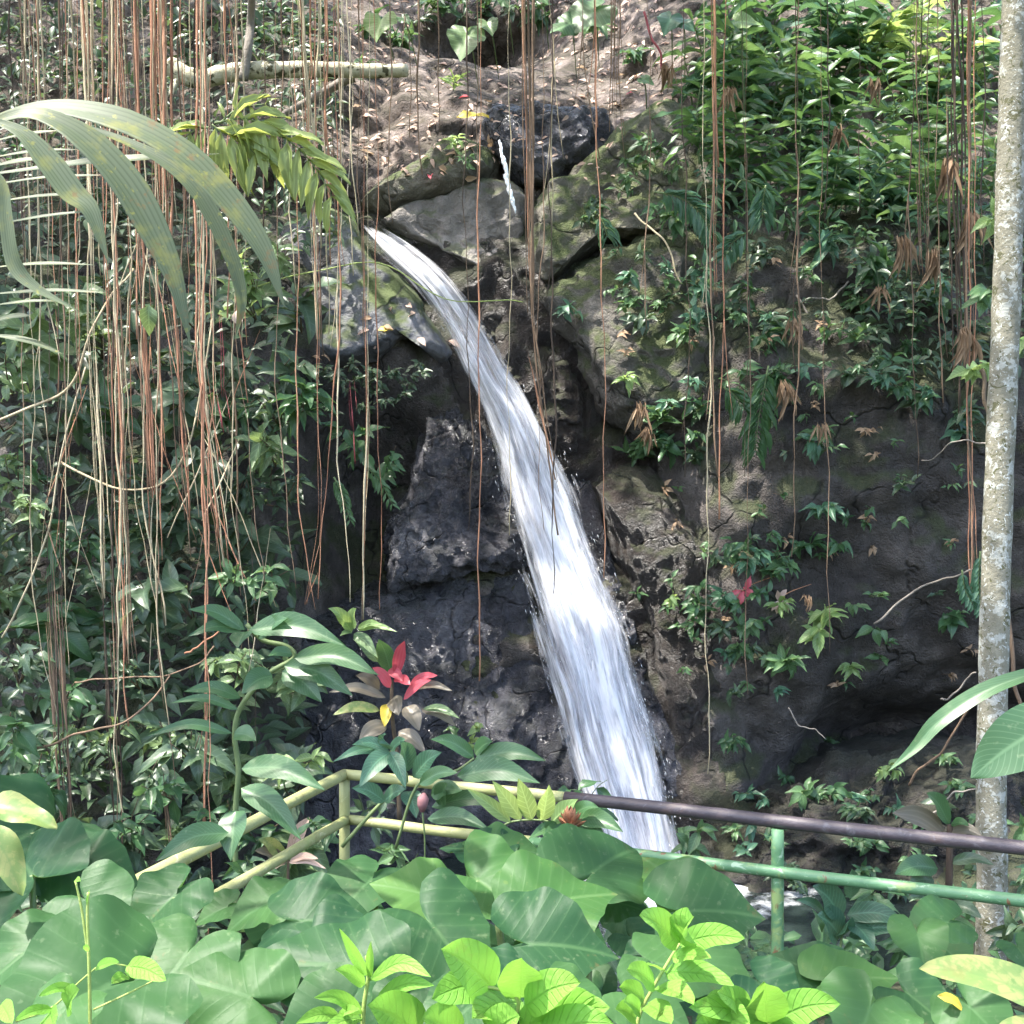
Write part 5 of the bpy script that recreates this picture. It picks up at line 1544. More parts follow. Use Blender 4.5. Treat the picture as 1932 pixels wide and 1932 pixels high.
g1 = empty('ginger_plant', P(446, 1640, 5.9))
tag(g1, 'tall ginger plant with a curving stem and broad leaves left of the railing corner', 'plant')
zstem(g1, ZB, [(1195, 1500), (1185, 1140), (1185, 860), (1200, 650), (1180, 470), (1215, 330), (1350, 170), (1480, 90), (1440, 30), (1320, 0), (1240, -80)], 30, 'stem', 5.9, 40)
for a, b, w in (((1230, 1560), (950, 1455), 75), ((1220, 1560), (945, 1592), 70), ((1250, 1560), (1740, 1640), 125), ((1230, 1570), (1195, 1650), 110), ((1480, 1700), (1910, 1790), 115), ((1430, 1740), (1775, 1890), 120), ((1420, 1770), (1620, 1925), 125), ((1370, 1790), (1215, 1880), 115), ((1210, 1900), (925, 1870), 70), ((1300, 1600), (1450, 1500), 80), ((1470, 1680), (1350, 1690), 60)):
    lf(g1, ZA, a, b, w, 'ginger', 5.85 + random.uniform(-.1, .1))
for a, b, w in (((1200, 350), (855, 318), 45), ((1170, 470), (735, 485), 55), ((1180, 470), (1290, 510), 90), ((1215, 645), (1635, 755), 115), ((1212, 745), (1515, 1005), 120), ((1188, 860), (1160, 1115), 150), ((1150, 970), (780, 1115), 115)):
    lf(g1, ZB, a, b, w, 'ginger', (5.8 if a[1] < 600 else 4.0) + random.uniform(-.1, .1))

g2 = empty('ginger_plant', P(735, 1600, 5.4))
tag(g2, 'ginger plant with star-spread green leaves over the railing corner', 'plant')
zstem(g2, ZC, [(110, 1040), (250, 880), (330, 800), (440, 700), (350, 560)], 20, 'stem', 5.45)
for a, b, w in (((350, 560), (65, 612), 55), ((350, 565), (195, 745), 95), ((352, 565), (432, 748), 75), ((345, 550), (160, 528), 62), ((350, 550), (300, 478), 70), ((440, 660), (405, 510), 110), ((470, 692), (615, 565), 95), ((355, 560), (430, 500), 60), ((325, 812), (160, 745), 80), ((322, 810), (435, 752), 75), ((440, 760), (485, 895), 95)):
    lf(g2, ZC, a, b, w, 'blue', 5.4 + random.uniform(-.1, .1))

g3 = empty('ginger_plant', P(830, 1600, 5.2))
tag(g3, 'ginger plant with long leaves spreading right in front of the wet rock', 'plant')
zstem(g3, ZC, [(380, 1050), (480, 745), (600, 690), (700, 650), (775, 595)], 16, 'stem', 5.2)
for a, b, w in (((775, 590), (555, 500), 80), ((780, 572), (868, 512), 85), ((775, 605), (1135, 607), 95), ((690, 685), (1108, 722), 120), ((500, 725), (695, 668), 75), ((560, 780), (715, 760), 90), ((560, 840), (945, 845), 80), ((540, 900), (860, 960), 85), ((600, 830), (640, 720), 90)):
    lf(g3, ZC, a, b, w, 'ginger', 5.2 + random.uniform(-.1, .1))

g4 = empty('spiral_ginger', P(1000, 1600, 4.9))
tag(g4, 'spiral ginger with upright pale leaflets and an orange-brown cone flower', 'plant')
zstem(g4, ZC, [(900, 1300), (895, 1000), (930, 930), (1010, 908), (1120, 908), (1225, 935)], 12, 'stem', 4.9, 24)
for a, b, w in (((960, 915), (735, 745), 66), ((1010, 902), (868, 708), 78), ((1065, 905), (998, 695), 86), ((1120, 908), (1152, 728), 92), ((1165, 915), (1300, 800), 85)):
    lf(g4, ZC, a, b, w, 'bright', 4.9, sag=0.02, prof='obov')
for a, b, w in (((1250, 960), (1275, 1110), 75), ((1220, 940), (1050, 1000), 60), ((1290, 900), (1525, 965), 95), ((1300, 930), (1440, 1010), 80), ((1240, 945), (1120, 985), 60), ((1270, 880), (1400, 840), 70)):
    lf(g4, ZC, a, b, w, 'ginger', 4.9)
# cone flower: overlapping pointed bracts
fc = P(*zz(ZC, (1260, 905)), 4.68)
mbf = MB(); tube(mbf, [fc + Vector((0, 0, -.045)), fc + Vector((0, 0, -.02)), fc, fc + Vector((0, 0, .03))], [.008, .02, .022, .01], 10)
cone = mbf.build('cone_flower', M['flower'], g4)
for k in range(26):
    a = k * 2.4
    h = k / 26
    b = fc + Vector((0.02 * math.cos(a), 0.02 * math.sin(a) - 0.01, -0.03 + 0.06 * h))
    dr = Vector((math.cos(a) * (1.1 - h), math.sin(a) * (1.1 - h) - .1, 0.25 + 0.9 * h))
    me = _LM.get('bract')
    if me is None:
        V, F, UV = blade('ovate', -0.8, 0.5, 5, 3)
        t_ = MB(); t_.add(V * np.array([.55, 1, 1]), F, UV); me = t_.mesh('bract', M['flower']); _LM['bract'] = me
    link('bract', me, cone, frame(b, dr, Vector((0, 0, 1)), 0.052 * (1.1 - 0.4 * h)))
pk = P(*zz(ZC, (515, 820)), 5.1)
pb_ = empty('flower_bud', pk)
tag(pb_, 'pink flower bud on a thin stalk among the ginger leaves', 'flower')
mbb = MB(); tube(mbb, [pk + Vector((0, 0, -.04)), pk + Vector((0, 0, -.01)), pk + Vector((.004, 0, .02)), pk + Vector((.008, 0, .045))], [.010, .024, .027, .006], 10); mbb.build('bud', M['pink'], pb_)
stems(pb_, [[pk + Vector((0, 0, -.03)), pk + Vector((.01, .02, -.2)), pk + Vector((0, .05, -.5))]], 0.005, 'stem')

# red cordyline
rc = empty('cordyline_plant', P(740, 1560, 7.6))
tag(rc, 'cordyline with red young leaves and bronze lower leaves before the wet rock', 'plant')
zstem(rc, ZC, [(400, 900), (390, 600), (365, 400), (360, 200)], 26, 'stem_brown', 7.65, 20)
for a, b, w, mt in (((380, 180), (425, 5), 62, 'red'), ((355, 240), (262, 140), 60, 'red'), ((345, 150), (420, 210), 55, 'red'), ((375, 195), (455, 228), 60, 'red'), ((450, 235), (590, 178), 50, 'red'), ((450, 245), (665, 255), 45, 'bronze'),
                    ((360, 175), (295, -5), 95, 'ginger'), ((290, 110), (165, -5), 65, 'shrub_pale'), ((330, 290), (45, 262), 55, 'bronze'), ((300, 355), (62, 378), 60, 'variegated'), ((370, 290), (395, 380), 85, 'bronze'), ((340, 320), (325, 438), 62, 'yellow'),
                    ((430, 335), (500, 455), 90, 'bronze'), ((510, 350), (685, 435), 55, 'bronze'), ((520, 345), (702, 395), 45, 'shrub_pale'), ((335, 430), (195, 512), 90, 'bronze'), ((395, 460), (530, 570), 75, 'bronze'), ((300, 250), (180, 180), 70, 'bronze'), ((420, 300), (560, 200), 50, 'red')):
    lf(rc, ZC, a, b, w, mt, 7.6 + random.uniform(-.1, .1), prof='lance')

# second cordyline low behind the rail
rc2 = empty('cordyline_plant', P(540, 1640, 6.6))
tag(rc2, 'small cordyline with white and pink leaves behind the left rails', 'plant')
for a, b, w, mt in (((1440, 1110), (1300, 1000), 70, 'variegated'), ((1450, 1100), (1560, 890), 70, 'pinkdry'), ((1460, 1110), (1600, 1100), 40, 'pinkdry'), ((1440, 1120), (1280, 1060), 60, 'bronze'), ((1450, 1120), (1640, 1150), 30, 'pinkdry'), ((1440, 1110), (1350, 1170), 50, 'bronze')):
    lf(rc2, ZB, a, b, w, mt, 6.6, prof='lance')
zstem(rc2, ZB, [(1450, 1350), (1450, 1100)], 18, 'stem_brown', 6.6, 6)

# rosette on the roots' tip
rs = empty('epiphyte_rosette', P(667, 1190, 7.3))
tag(rs, 'small lime-green rosette plant at the end of the orange-brown root tassel', 'plant')
for a, b, w, mt in (((1770, 1550), (1650, 1450), 60, 'bright'), ((1775, 1550), (1790, 1450), 80, 'bright'), ((1800, 1550), (1925, 1535), 40, 'bright'), ((1800, 1560), (2000, 1570), 35, 'bright'), ((1770, 1570), (1710, 1590), 30, 'shrub_pale'), ((1780, 1580), (1900, 1700), 60, 'shrub_pale'), ((1770, 1570), (1690, 1480), 50, 'bright')):
    lf(rs, ZA, a, b, w, mt, 7.3)

# plants by the rail on the right
r1 = empty('broadleaf_plant', P(1590, 1760, 5.0))
tag(r1, 'broad-leaved plant just right of the green post, under the middle rail', 'plant')
zstem(r1, ZD, [(1010, 1750), (1010, 1550), (1030, 1390)], 14, 'stem', 5.0)
for a, b, w in (((1012, 1392), (870, 1238), 140), ((1040, 1382), (1352, 1442), 100), ((1005, 1490), (895, 1385), 165), ((1050, 1492), (1330, 1465), 85), ((930, 1372), (785, 1308), 50), ((1060, 1420), (1180, 1560), 110), ((1060, 1300), (1065, 1150), 80), ((1000, 1500), (1060, 1400), 110)):
    lf(r1, ZD, a, b, w, 'blue', 5.0)
r2 = empty('cordyline_plant', P(1790, 1780, 6.2))
tag(r2, 'dusky cordyline with a dark stem left of the mottled tree foot', 'plant')
zstem(r2, ZD, [(1540, 1620), (1555, 1200), (1560, 930)], 40, 'root_dark', 6.2, 14)
for a, b, w, mt in (((1555, 925), (1445, 768), 95, 'ginger'), ((1540, 985), (1268, 872), 115, 'bronze'), ((1565, 925), (1655, 935), 55, 'ginger'), ((1560, 960), (1720, 985), 70, 'bronze'), ((1500, 1150), (1280, 1180), 110, 'ginger'), ((1480, 1210), (1350, 1230), 90, 'shrub'), ((1560, 1120), (1780, 1130), 60, 'shrub'), ((1540, 1300), (1350, 1300), 80, 'shrub'), ((1540, 1290), (1450, 1420), 110, 'shrub_pale'), ((1560, 1330), (1720, 1400), 70, 'shrub')):
    lf(r2, ZD, a, b, w, mt, 6.2, prof='lance')
for (x, y, d, n, sz, l) in ((1410, 1760, 5.6, 16, 46, 'low plant behind the green post foot'), (1500, 1640, 6.4, 18, 40, 'low plant seen between the rails right of the post'), (1620, 1690, 6.0, 16, 44, 'low plant under the middle rail'), (1700, 1760, 5.8, 18, 46, 'low plant left of the mottled tree foot'), (1800, 1790, 5.6, 18, 44, 'low plant at the mottled tree foot'), (1900, 1760, 5.6, 18, 46, 'low plant right of the mottled tree foot'), (1920, 1640, 6.4, 14, 40, 'low plant right of the tree behind the middle rail'), (1350, 1690, 6.4, 14, 34, 'small plant by the pool edge'), (1290, 1575, 7.2, 14, 46, 'strappy plant at the foot of the waterfall, right side'), (1110, 1480, 7.2, 9, 56, 'broad-leaved tuft at the foot of the waterfall, left side'), (690, 1520, 6.6, 16, 40, 'small plant behind the corner post'), (620, 1560, 6.4, 16, 40, 'small plant below the left top rail'), (760, 1600, 5.6, 14, 46, 'plant under the yellow middle rail'), (480, 1640, 5.2, 14, 50, 'plant beside the lower left rail'), (360, 1720, 4.6, 14, 50, 'plant under the left end of the rail')):
    shrub(x, y, d, 60, n, sz, random.choice(['ginger', 'shrub', 'mid']), l, 'low plants along the railing', shape='ovate', wr=.45, stem_mat='stem')

# ================================================================ taro in front
TB = [(-1.15, 2.7), (-0.75, 2.9), (-0.2, 3.3), (0.15, 3.0), (0.75, 3.4), (1.3, 3.1), (0.45, 2.4)]
TL = ['leftmost taro plant with a large sunlit leaf at the bottom left', 'taro plant with grey-green heart leaves below the left rail', 'taro plant with sunlit heart leaves in the middle of the foreground', 'taro plant with glossy leaves right of centre in the foreground',
      'taro plant with a broad wavy leaf left of the green post', 'rightmost taro plant, right of the green post', 'low taro leaves behind the lime-green leaves at the bottom']
TP = []
for (x, y), l in zip(TB, TL):
    e = empty('taro_plant', Vector((x, y, float(ground_z(np.array([x]), np.array([y]))[0]))))
    tag(e, l, 'taro', 'taro plants in the foreground', at=x)
    TP.append(e)
# plant, stalk joint, tip, distance, width, normal
HL = [
    (0, (205, 1862), (-25, 1900), 2.6, 1.15, (0.1, -0.62, 0.78)), (0, (70, 1780), (-40, 1850), 2.9, 1.1, (0, -.6, .8)), (0, (60, 1650), (-60, 1600), 3.6, 1.2, (0, -.5, .85)), (0, (120, 1905), (60, 1990), 2.4, 1.1, (0, -.6, .8)),
    (1, (165, 1700), (275, 1765), 3.2, 1.35, (-.1, -.7, .7)), (1, (150, 1640), (318, 1662), 3.7, 1.2, (0, -.45, .9)), (1, (330, 1690), (240, 1760), 3.4, 1.1, (0, -.55, .8)), (1, (352, 1800), (285, 1890), 2.9, 1.2, (0, -.6, .8)), (1, (60, 1570), (-40, 1620), 3.8, 1.1, (.1, -.5, .85)), (1, (240, 1790), (120, 1800), 3.0, 1.1, (0, -.55, .85)),
    (2, (570, 1738), (742, 1722), 3.5, 1.25, (0, -.5, .85)), (2, (808, 1690), (692, 1652), 3.5, 1.3, (.1, -.55, .82)), (2, (815, 1745), (935, 1852), 3.2, 1.1, (.1, -.62, .78)), (2, (666, 1824), (428, 1818), 2.9, 1.0, (.05, -.6, .8)), (2, (470, 1880), (300, 1838), 2.8, 1.15, (0, -.65, .75)), (2, (640, 1905), (520, 1960), 2.6, 1.2, (0, -.6, .8)), (2, (700, 1660), (622, 1700), 3.9, 1.2, (0, -.5, .85)), (2, (515, 1700), (400, 1740), 3.8, 1.2, (0, -.5, .85)), (2, (600, 1790), (700, 1880), 3.1, 1.1, (0, -.6, .8)),
    (3, (1024, 1706), (1210, 1688), 3.4, 1.2, (0, -.5, .85)), (3, (1001, 1782), (1214, 1772), 3.0, 1.25, (.05, -.62, .78)), (3, (926, 1607), (1045, 1590), 4.1, 1.25, (0, -.5, .85)), (3, (1120, 1645), (1228, 1612), 3.8, 1.2, (0, -.55, .8)), (3, (900, 1660), (1010, 1700), 3.8, 1.2, (0, -.5, .85)), (3, (920, 1610), (800, 1596), 4.1, 1.1, (0, -.5, .85)), (3, (1080, 1600), (1180, 1640), 4.2, 1.0, (0, -.6, .8)),
    (4, (1296, 1720), (1484, 1712), 3.5, 1.25, (0, -.55, .83)), (4, (1290, 1690), (1215, 1610), 3.7, .9, (0, -.6, .8)), (4, (1250, 1820), (1390, 1850), 3.0, 1.2, (0, -.5, .85)), (4, (1200, 1880), (1330, 1940), 2.7, 1.2, (0, -.6, .8)), (4, (1330, 1830), (1400, 1880), 3.1, 1.1, (0, -.5, .85)),
    (5, (1578, 1848), (1742, 1835), 3.0, 1.25, (0, -.55, .83)), (5, (1560, 1842), (1450, 1806), 3.05, 1.1, (0, -.55, .83)), (5, (1440, 1862), (1520, 1910), 2.8, 1.2, (0, -.6, .8)), (5, (1720, 1880), (1800, 1935), 2.7, 1.1, (0, -.6, .8)), (5, (1640, 1905), (1560, 1960), 2.6, 1.1, (0, -.6, .8)), (5, (1830, 1900), (1900, 1960), 2.6, 1.1, (0, -.6, .8)),
    (6, (880, 1905), (780, 1960), 2.5, 1.1, (0, -.6, .8)), (6, (1060, 1890), (1160, 1940), 2.5, 1.2, (0, -.6, .8)), (6, (760, 1880), (680, 1930), 2.7, 1.2, (0, -.6, .8)), (6, (960, 1850), (870, 1890), 2.8, 1.2, (0, -.6, .8)),
]
for i, (pi_, a, t, d, w, nr) in enumerate(HL):
    nr = (nr[0] + random.uniform(-.2, .2), nr[1] + random.uniform(-.05, .22), nr[2])
    sc_ = random.uniform(.76, .98)
    t = (a[0] + (t[0] - a[0]) * sc_, a[1] + (t[1] - a[1]) * sc_)
    lo, A0 = heart(TP[pi_], a, t, d, w * 1.02, nr, seed=i, droop=random.uniform(.1, .25), mat='taro_lit' if i in (11, 19, 23, 27, 31) else 'taro')
    g0 = TP[pi_].location
    stems(lo, [[A0 - Vector((0, 0, .004)), A0.lerp(g0, .35) + Vector((0, .06, -.12)), g0 + Vector((random.uniform(-.06, .06), random.uniform(-.06, .06), -0.03))]], 0.010, 'stem', name='leaf_stalk', n=12, taper=1.3)
# shaded lower leaves that close the bank
for i in range(40):
    x = random.uniform(-60, 1990); y = random.uniform(1690, 1900)
    d = random.uniform(3.4, 4.4)
    k_ = min(range(len(TB)), key=lambda q: abs(P(x, y, d).x - TB[q][0]))
    a = random.uniform(0, 6.28)
    L = random.uniform(55, 100)
    if 1380 < x < 1560:
        continue
    heart(TP[k_], (x, y), (x + L * math.cos(a), y + 0.55 * L * abs(math.sin(a))), d, 1.15, (random.uniform(-.2, .2), -.5, .85), seed=100 + i)

# blotched torn leaves at the left edge
bl = empty('grape_leaf_vine', P(-20, 1640, 3.0))
tag(bl, 'torn yellow-green lobed leaves at the left edge above the taro', 'plant')
ribbon(bl, [(-40, 1520), (30, 1528), (108, 1562)], 60, 'variegated', 3.0, rows=12, cols=9, prof='ov', wave=0.08, nrm=(0, -.6, .8))
ribbon(bl, [(-30, 1560), (10, 1610), (42, 1690)], 62, 'variegated', 2.9, rows=12, cols=9, prof='ov', wave=0.08, nrm=(.2, -.7, .6))

# right edge blades
eb = empty('blade_leaf_plant', P(1990, 1380, 2.5))
tag(eb, 'long curved green blade leaf and broad leaf entering from the right edge', 'plant')
ribbon(eb, [(1990, 1262, 2.5), (1932, 1276, 2.5), (1850, 1308, 2.5), (1770, 1362, 2.5), (1725, 1412, 2.5), (1676, 1455, 2.5)], 34, 'ginger', rows=22, cols=9, nrm=(.2, -.6, .75), prof='lance')
ribbon(eb, [(2040, 1330, 2.3), (1960, 1375, 2.3), (1890, 1420, 2.3), (1832, 1468, 2.3)], 112, 'ginger', rows=18, cols=11, nrm=(.3, -.75, .6), prof='lance', fold=0.15)
vg = empty('variegated_plant', P(1990, 1960, 2.2))
tag(vg, 'yellow speckled leaves in the bottom right corner', 'plant')
ribbon(vg, [(2010, 1900), (1930, 1868), (1830, 1835), (1734, 1828)], 84, 'variegated', 2.2, rows=16, cols=9, nrm=(0, -.6, .8), prof='ov')
ribbon(vg, [(2020, 1960), (1950, 1945), (1880, 1938)], 60, 'variegated', 2.15, rows=12, cols=9, nrm=(0, -.6, .8), prof='ov')
yl = link('fallen_leaf', leaf_mesh('ovate', 'yellow', 1, 0.45, 6, 5), None, frame(P(1770, 1878, 2.6), Vector((1, -.2, -.35)), Vector((0, -.6, .8)), px(60, 2.6)))
tag(yl, 'yellow fallen leaf caught at the bottom right beside the speckled leaves', 'leaf', 'fallen leaves', at=1800)
yb = link('fallen_leaf', leaf_mesh('ovate', 'yellow', 0, 0.6, 6, 5), None, frame(P(862, 222, 10.5), Vector((1, -.2, .1)), Vector((0, -.6, .8)), 0.3))
tag(yb, 'large yellow fallen leaf on top of the mossy boulder', 'leaf', 'fallen leaves', at=862)
pc = link('fallen_leaf', leaf_mesh('ovate', 'pinkdry', 0, 0.45, 6, 5), None, frame(P(394, 1712, 4.6), Vector((0, -.1, 1)), Vector((0.3, -1, .1)), px(44, 4.6)))
tag(pc, 'pale dead leaf caught on the root hanging over the taro', 'leaf', 'fallen leaves', at=394)
cu = link('fallen_leaf', leaf_mesh('ovate', 'pinkdry', 2, 0.7, 6, 5), None, frame(P(447, 612, 6.9), Vector((.1, -.1, 1)), Vector((0.2, -1, .1)), px(34, 6.9)))
tag(cu, 'pinkish dead leaf caught on a root below the palm leaf tips', 'leaf', 'fallen leaves', at=447)
wl = link('fallen_leaf', leaf_mesh('ovate', 'shrub_pale', 2, 0.6, 6, 5), None, frame(P(281, 575, 6.8), Vector((0, -.1, -1)), Vector((0.2, -1, .1)), px(62, 6.8)))
tag(wl, 'pale spotted leaf hanging among the roots beside the long palm leaf tip', 'leaf', 'fallen leaves', at=281)

# ================================================================ lime foreground
p1 = empty('lime_seedling', P(950, 1990, 2.0))
tag(p1, 'lime-green seedling with round netted leaves at the bottom centre', 'plant')
zstem(p1, ZC, [(900, 2050), (1000, 1830), (870, 1750), (600, 1740)], 20, 'stem_lime', 2.0)
for a, b, w in (((880, 1765), (608, 1555), 190), ((870, 1740), (560, 1805), 150), ((1010, 1800), (1015, 1598), 180), ((1030, 1840), (1312, 1722), 150), ((1020, 1822), (765, 1905), 170), ((1000, 1960), (1455, 1850), 170), ((1120, 1900), (1380, 1800), 120), ((1100, 2000), (1480, 1930), 150), ((700, 2000), (520, 1900), 170), ((500, 1990), (240, 1840), 190), ((870, 2000), (1000, 1890), 160), ((1250, 1990), (1330, 1880), 140)):
    lf(p1, ZC, a, b, w, 'lime', 2.0 + random.uniform(-.06, .06), sag=.08, prof='ov', nrm=(random.uniform(-.3, .3), -.85, .55))
p2 = empty('pinnate_plant', P(1208, 1990, 1.9))
tag(p2, 'lime-green plant with paired leaflets on an upright stem, right of centre at the bottom', 'plant')
zstem(p2, ZD, [(-40, 2050), (0, 1880), (60, 1760), (130, 1640), (200, 1525)], 20, 'stem_lime', 1.9)
for a, b, w in (((195, 1525), (0, 1382), 120), ((198, 1520), (265, 1388), 135), ((200, 1530), (525, 1500), 100), ((165, 1600), (358, 1602), 70), ((125, 1672), (472, 1738), 98), ((88, 1742), (272, 1835), 105), ((40, 1832), (155, 1935), 100), ((112, 1668), (40, 1635), 50), ((70, 1735), (-65, 1655), 95), ((25, 1815), (-105, 1745), 85), ((0, 1870), (-80, 1820), 80), ((300, 1850), (560, 1960), 150), ((-20, 1900), (-120, 1860), 90)):
    lf(p2, ZD, a, b, w, 'lime', 1.9 + random.uniform(-.05, .05), sag=.08, prof='ov', nrm=(random.uniform(-.3, .3), -.85, .55))
p3 = empty('lime_seedling', P(1506, 1990, 1.9))
tag(p3, 'lime-green seedling with three broad leaves below the rightmost taro', 'plant')
zstem(p3, ZD, [(640, 2050), (640, 1930)], 18, 'stem_lime', 1.9, 6)
for a, b, w in (((640, 1930), (245, 1848), 110), ((635, 1925), (628, 1722), 165), ((645, 1930), (1005, 1828), 140), ((560, 1900), (388, 1768), 110), ((650, 1960), (860, 1990), 120), ((500, 1990), (280, 1930), 120)):
    lf(p3, ZD, a, b, w, 'lime', 1.9, sag=.08, prof='ov', nrm=(random.uniform(-.3, .3), -.85, .55))
p4 = empty('lime_seedling', P(690, 1990, 2.1))
tag(p4, 'slender pale seedling with narrow curling leaves left of centre at the bottom', 'plant')
zstem(p4, ZC, [(215, 2050), (220, 1850), (245, 1680), (235, 1590)], 26, 'stem_lime', 2.1)
for a, b, w, sg in (((240, 1690), (98, 1452), 48, -.05), ((250, 1700), (258, 1515), 36, 0), ((252, 1712), (560, 1695), 66, .25), ((285, 1812), (575, 1740), 68, .15), ((225, 1735), (78, 1660), 66, .1), ((215, 1880), (-30, 1800), 60, .15), ((100, 1890), (-120, 1930), 60, .1), ((215, 1900), (0, 1990), 60, .1), ((90, 1890), (200, 1860), 40, .1)):
    lf(p4, ZC, a, b, w, 'lime', 2.1, sag=sg, prof='lance')
p5 = empty('lime_vine', P(172, 1990, 2.2))
tag(p5, 'upright lime stem with a small curling vine at the bottom left', 'plant')
zstem(p5, ZB, [(455, 2050), (450, 1700), (440, 1400), (445, 1270)], 18, 'stem_lime', 2.2)
zstem(p5, ZB, [(440, 1560), (410, 1350), (380, 1215)], 14, 'stem_lime', 2.2)
zstem(p5, ZB, [(80, 1920), (260, 1850), (400, 1720), (520, 1630), (640, 1640)], 10, 'stem_lime', 2.2)
zstem(p5, ZB, [(470, 1860), (640, 1780), (800, 1700)], 10, 'stem_lime', 2.2)
for a, b, w in (((370, 1745), (195, 1792), 42), ((335, 1860), (395, 1755), 95), ((260, 1855), (75, 1915), 46), ((640, 1640), (835, 1712), 85), ((250, 1870), (270, 1960), 90), ((380, 1205), (405, 1212), 24), ((440, 1330), (450, 1258), 26), ((480, 1650), (600, 1620), 40), ((10, 1830), (60, 1930), 70), ((450, 1560), (420, 1540), 22), ((640, 1690), (560, 1730), 50)):
    lf(p5, ZB, a, b, w, 'lime', 2.2, sag=.08, prof='ov')

# ================================================================ undergrowth masses that nobody could count
def mass(name, n, sampler, size, mat, label, shape='ovate', wr=.45, flat=False):
    mb = MB()
    V0, F0, U0 = blade(shape, .4, .25, 5, 3)
    V0 = V0 * np.array([wr, 1, 1])
    for k in range(n):
        p, s, *nn_ = sampler()
        if flat:
            nv_ = nn_[0] + rvec(.22)
            m = frame(p, nv_.cross(rvec(1.0)), nv_, s)
        else:
            m = frame(p, Vector((random.gauss(0, .8), -0.5 + random.gauss(0, .4), random.gauss(-.2, .5))), Vector((random.gauss(0, .4), -.6, .75)), s)
        a = np.array(m)
        mb.add(V0 @ a[:3, :3].T + a[:3, 3], F0, U0)
    o = mb.build(name, M[mat])
    o['kind'] = 'stuff'; o['label'] = label; o['category'] = 'undergrowth'
    return o


def samp(x0, x1, y0, y1, o0, o1, s0, s1):
    def f():
        x, y = random.uniform(x0, x1), random.uniform(y0, y1)
        p, n_ = hit(x, y)
        d = max(2, p.y - random.uniform(o0, o1))
        return P(x, y, d), px(random.uniform(s0, s1), d), n_
    return f


mass('undergrowth', 1900, samp(-60, 560, 480, 1700, 0.05, 1.0, 16, 62), 0, 'shrub', 'dense dark foliage filling the left thicket behind the roots')
mass('undergrowth', 2600, samp(-40, 640, -40, 470, 0.0, 0.7, 14, 34), 0, 'shrub', 'dense foliage on the upper left bank')
mass('undergrowth', 1800, samp(1320, 1990, -40, 420, 0.0, 0.6, 16, 40), 0, 'ginger', 'dense foliage on the upper right bank', 'lance', .3)
mass('undergrowth', 700, samp(1600, 1990, 380, 700, 0.0, 0.5, 18, 36), 0, 'shrub', 'foliage behind the root curtain at right')
def litter_samp():
    while True:
        x, y = random.uniform(560, 1330), random.uniform(-30, 340)
        if ((x - 910) / 130) ** 2 + ((y - 30) / 80) ** 2 < 1 or (x > 1180 and y > 200):
            continue
        p, n_ = hit(x, y, 0.025)
        if n_.z < 0.25:
            continue
        return p, px(random.uniform(9, 22), p.y), n_


mass('leaf_litter', 560, litter_samp, 0, 'pinkdry', 'pinkish dead leaves littering the bank above the falls', flat=True)


def gsamp():
    x, y = random.uniform(-3.4, 4.6), random.uniform(1.6, 8.0)
    z = float(ground_z(np.array([x]), np.array([y]))[0])
    if (x - 0.9) ** 2 / 2.9 + (y - 8.7) ** 2 / 2.6 < 1:
        y = 5.0
    return Vector((x, y, z + random.uniform(0.02, 0.45))), random.uniform(.10, .2)


mass('ground_cover', 2600, gsamp, 0, 'ginger', 'low leafy ground cover under the taro and railing')

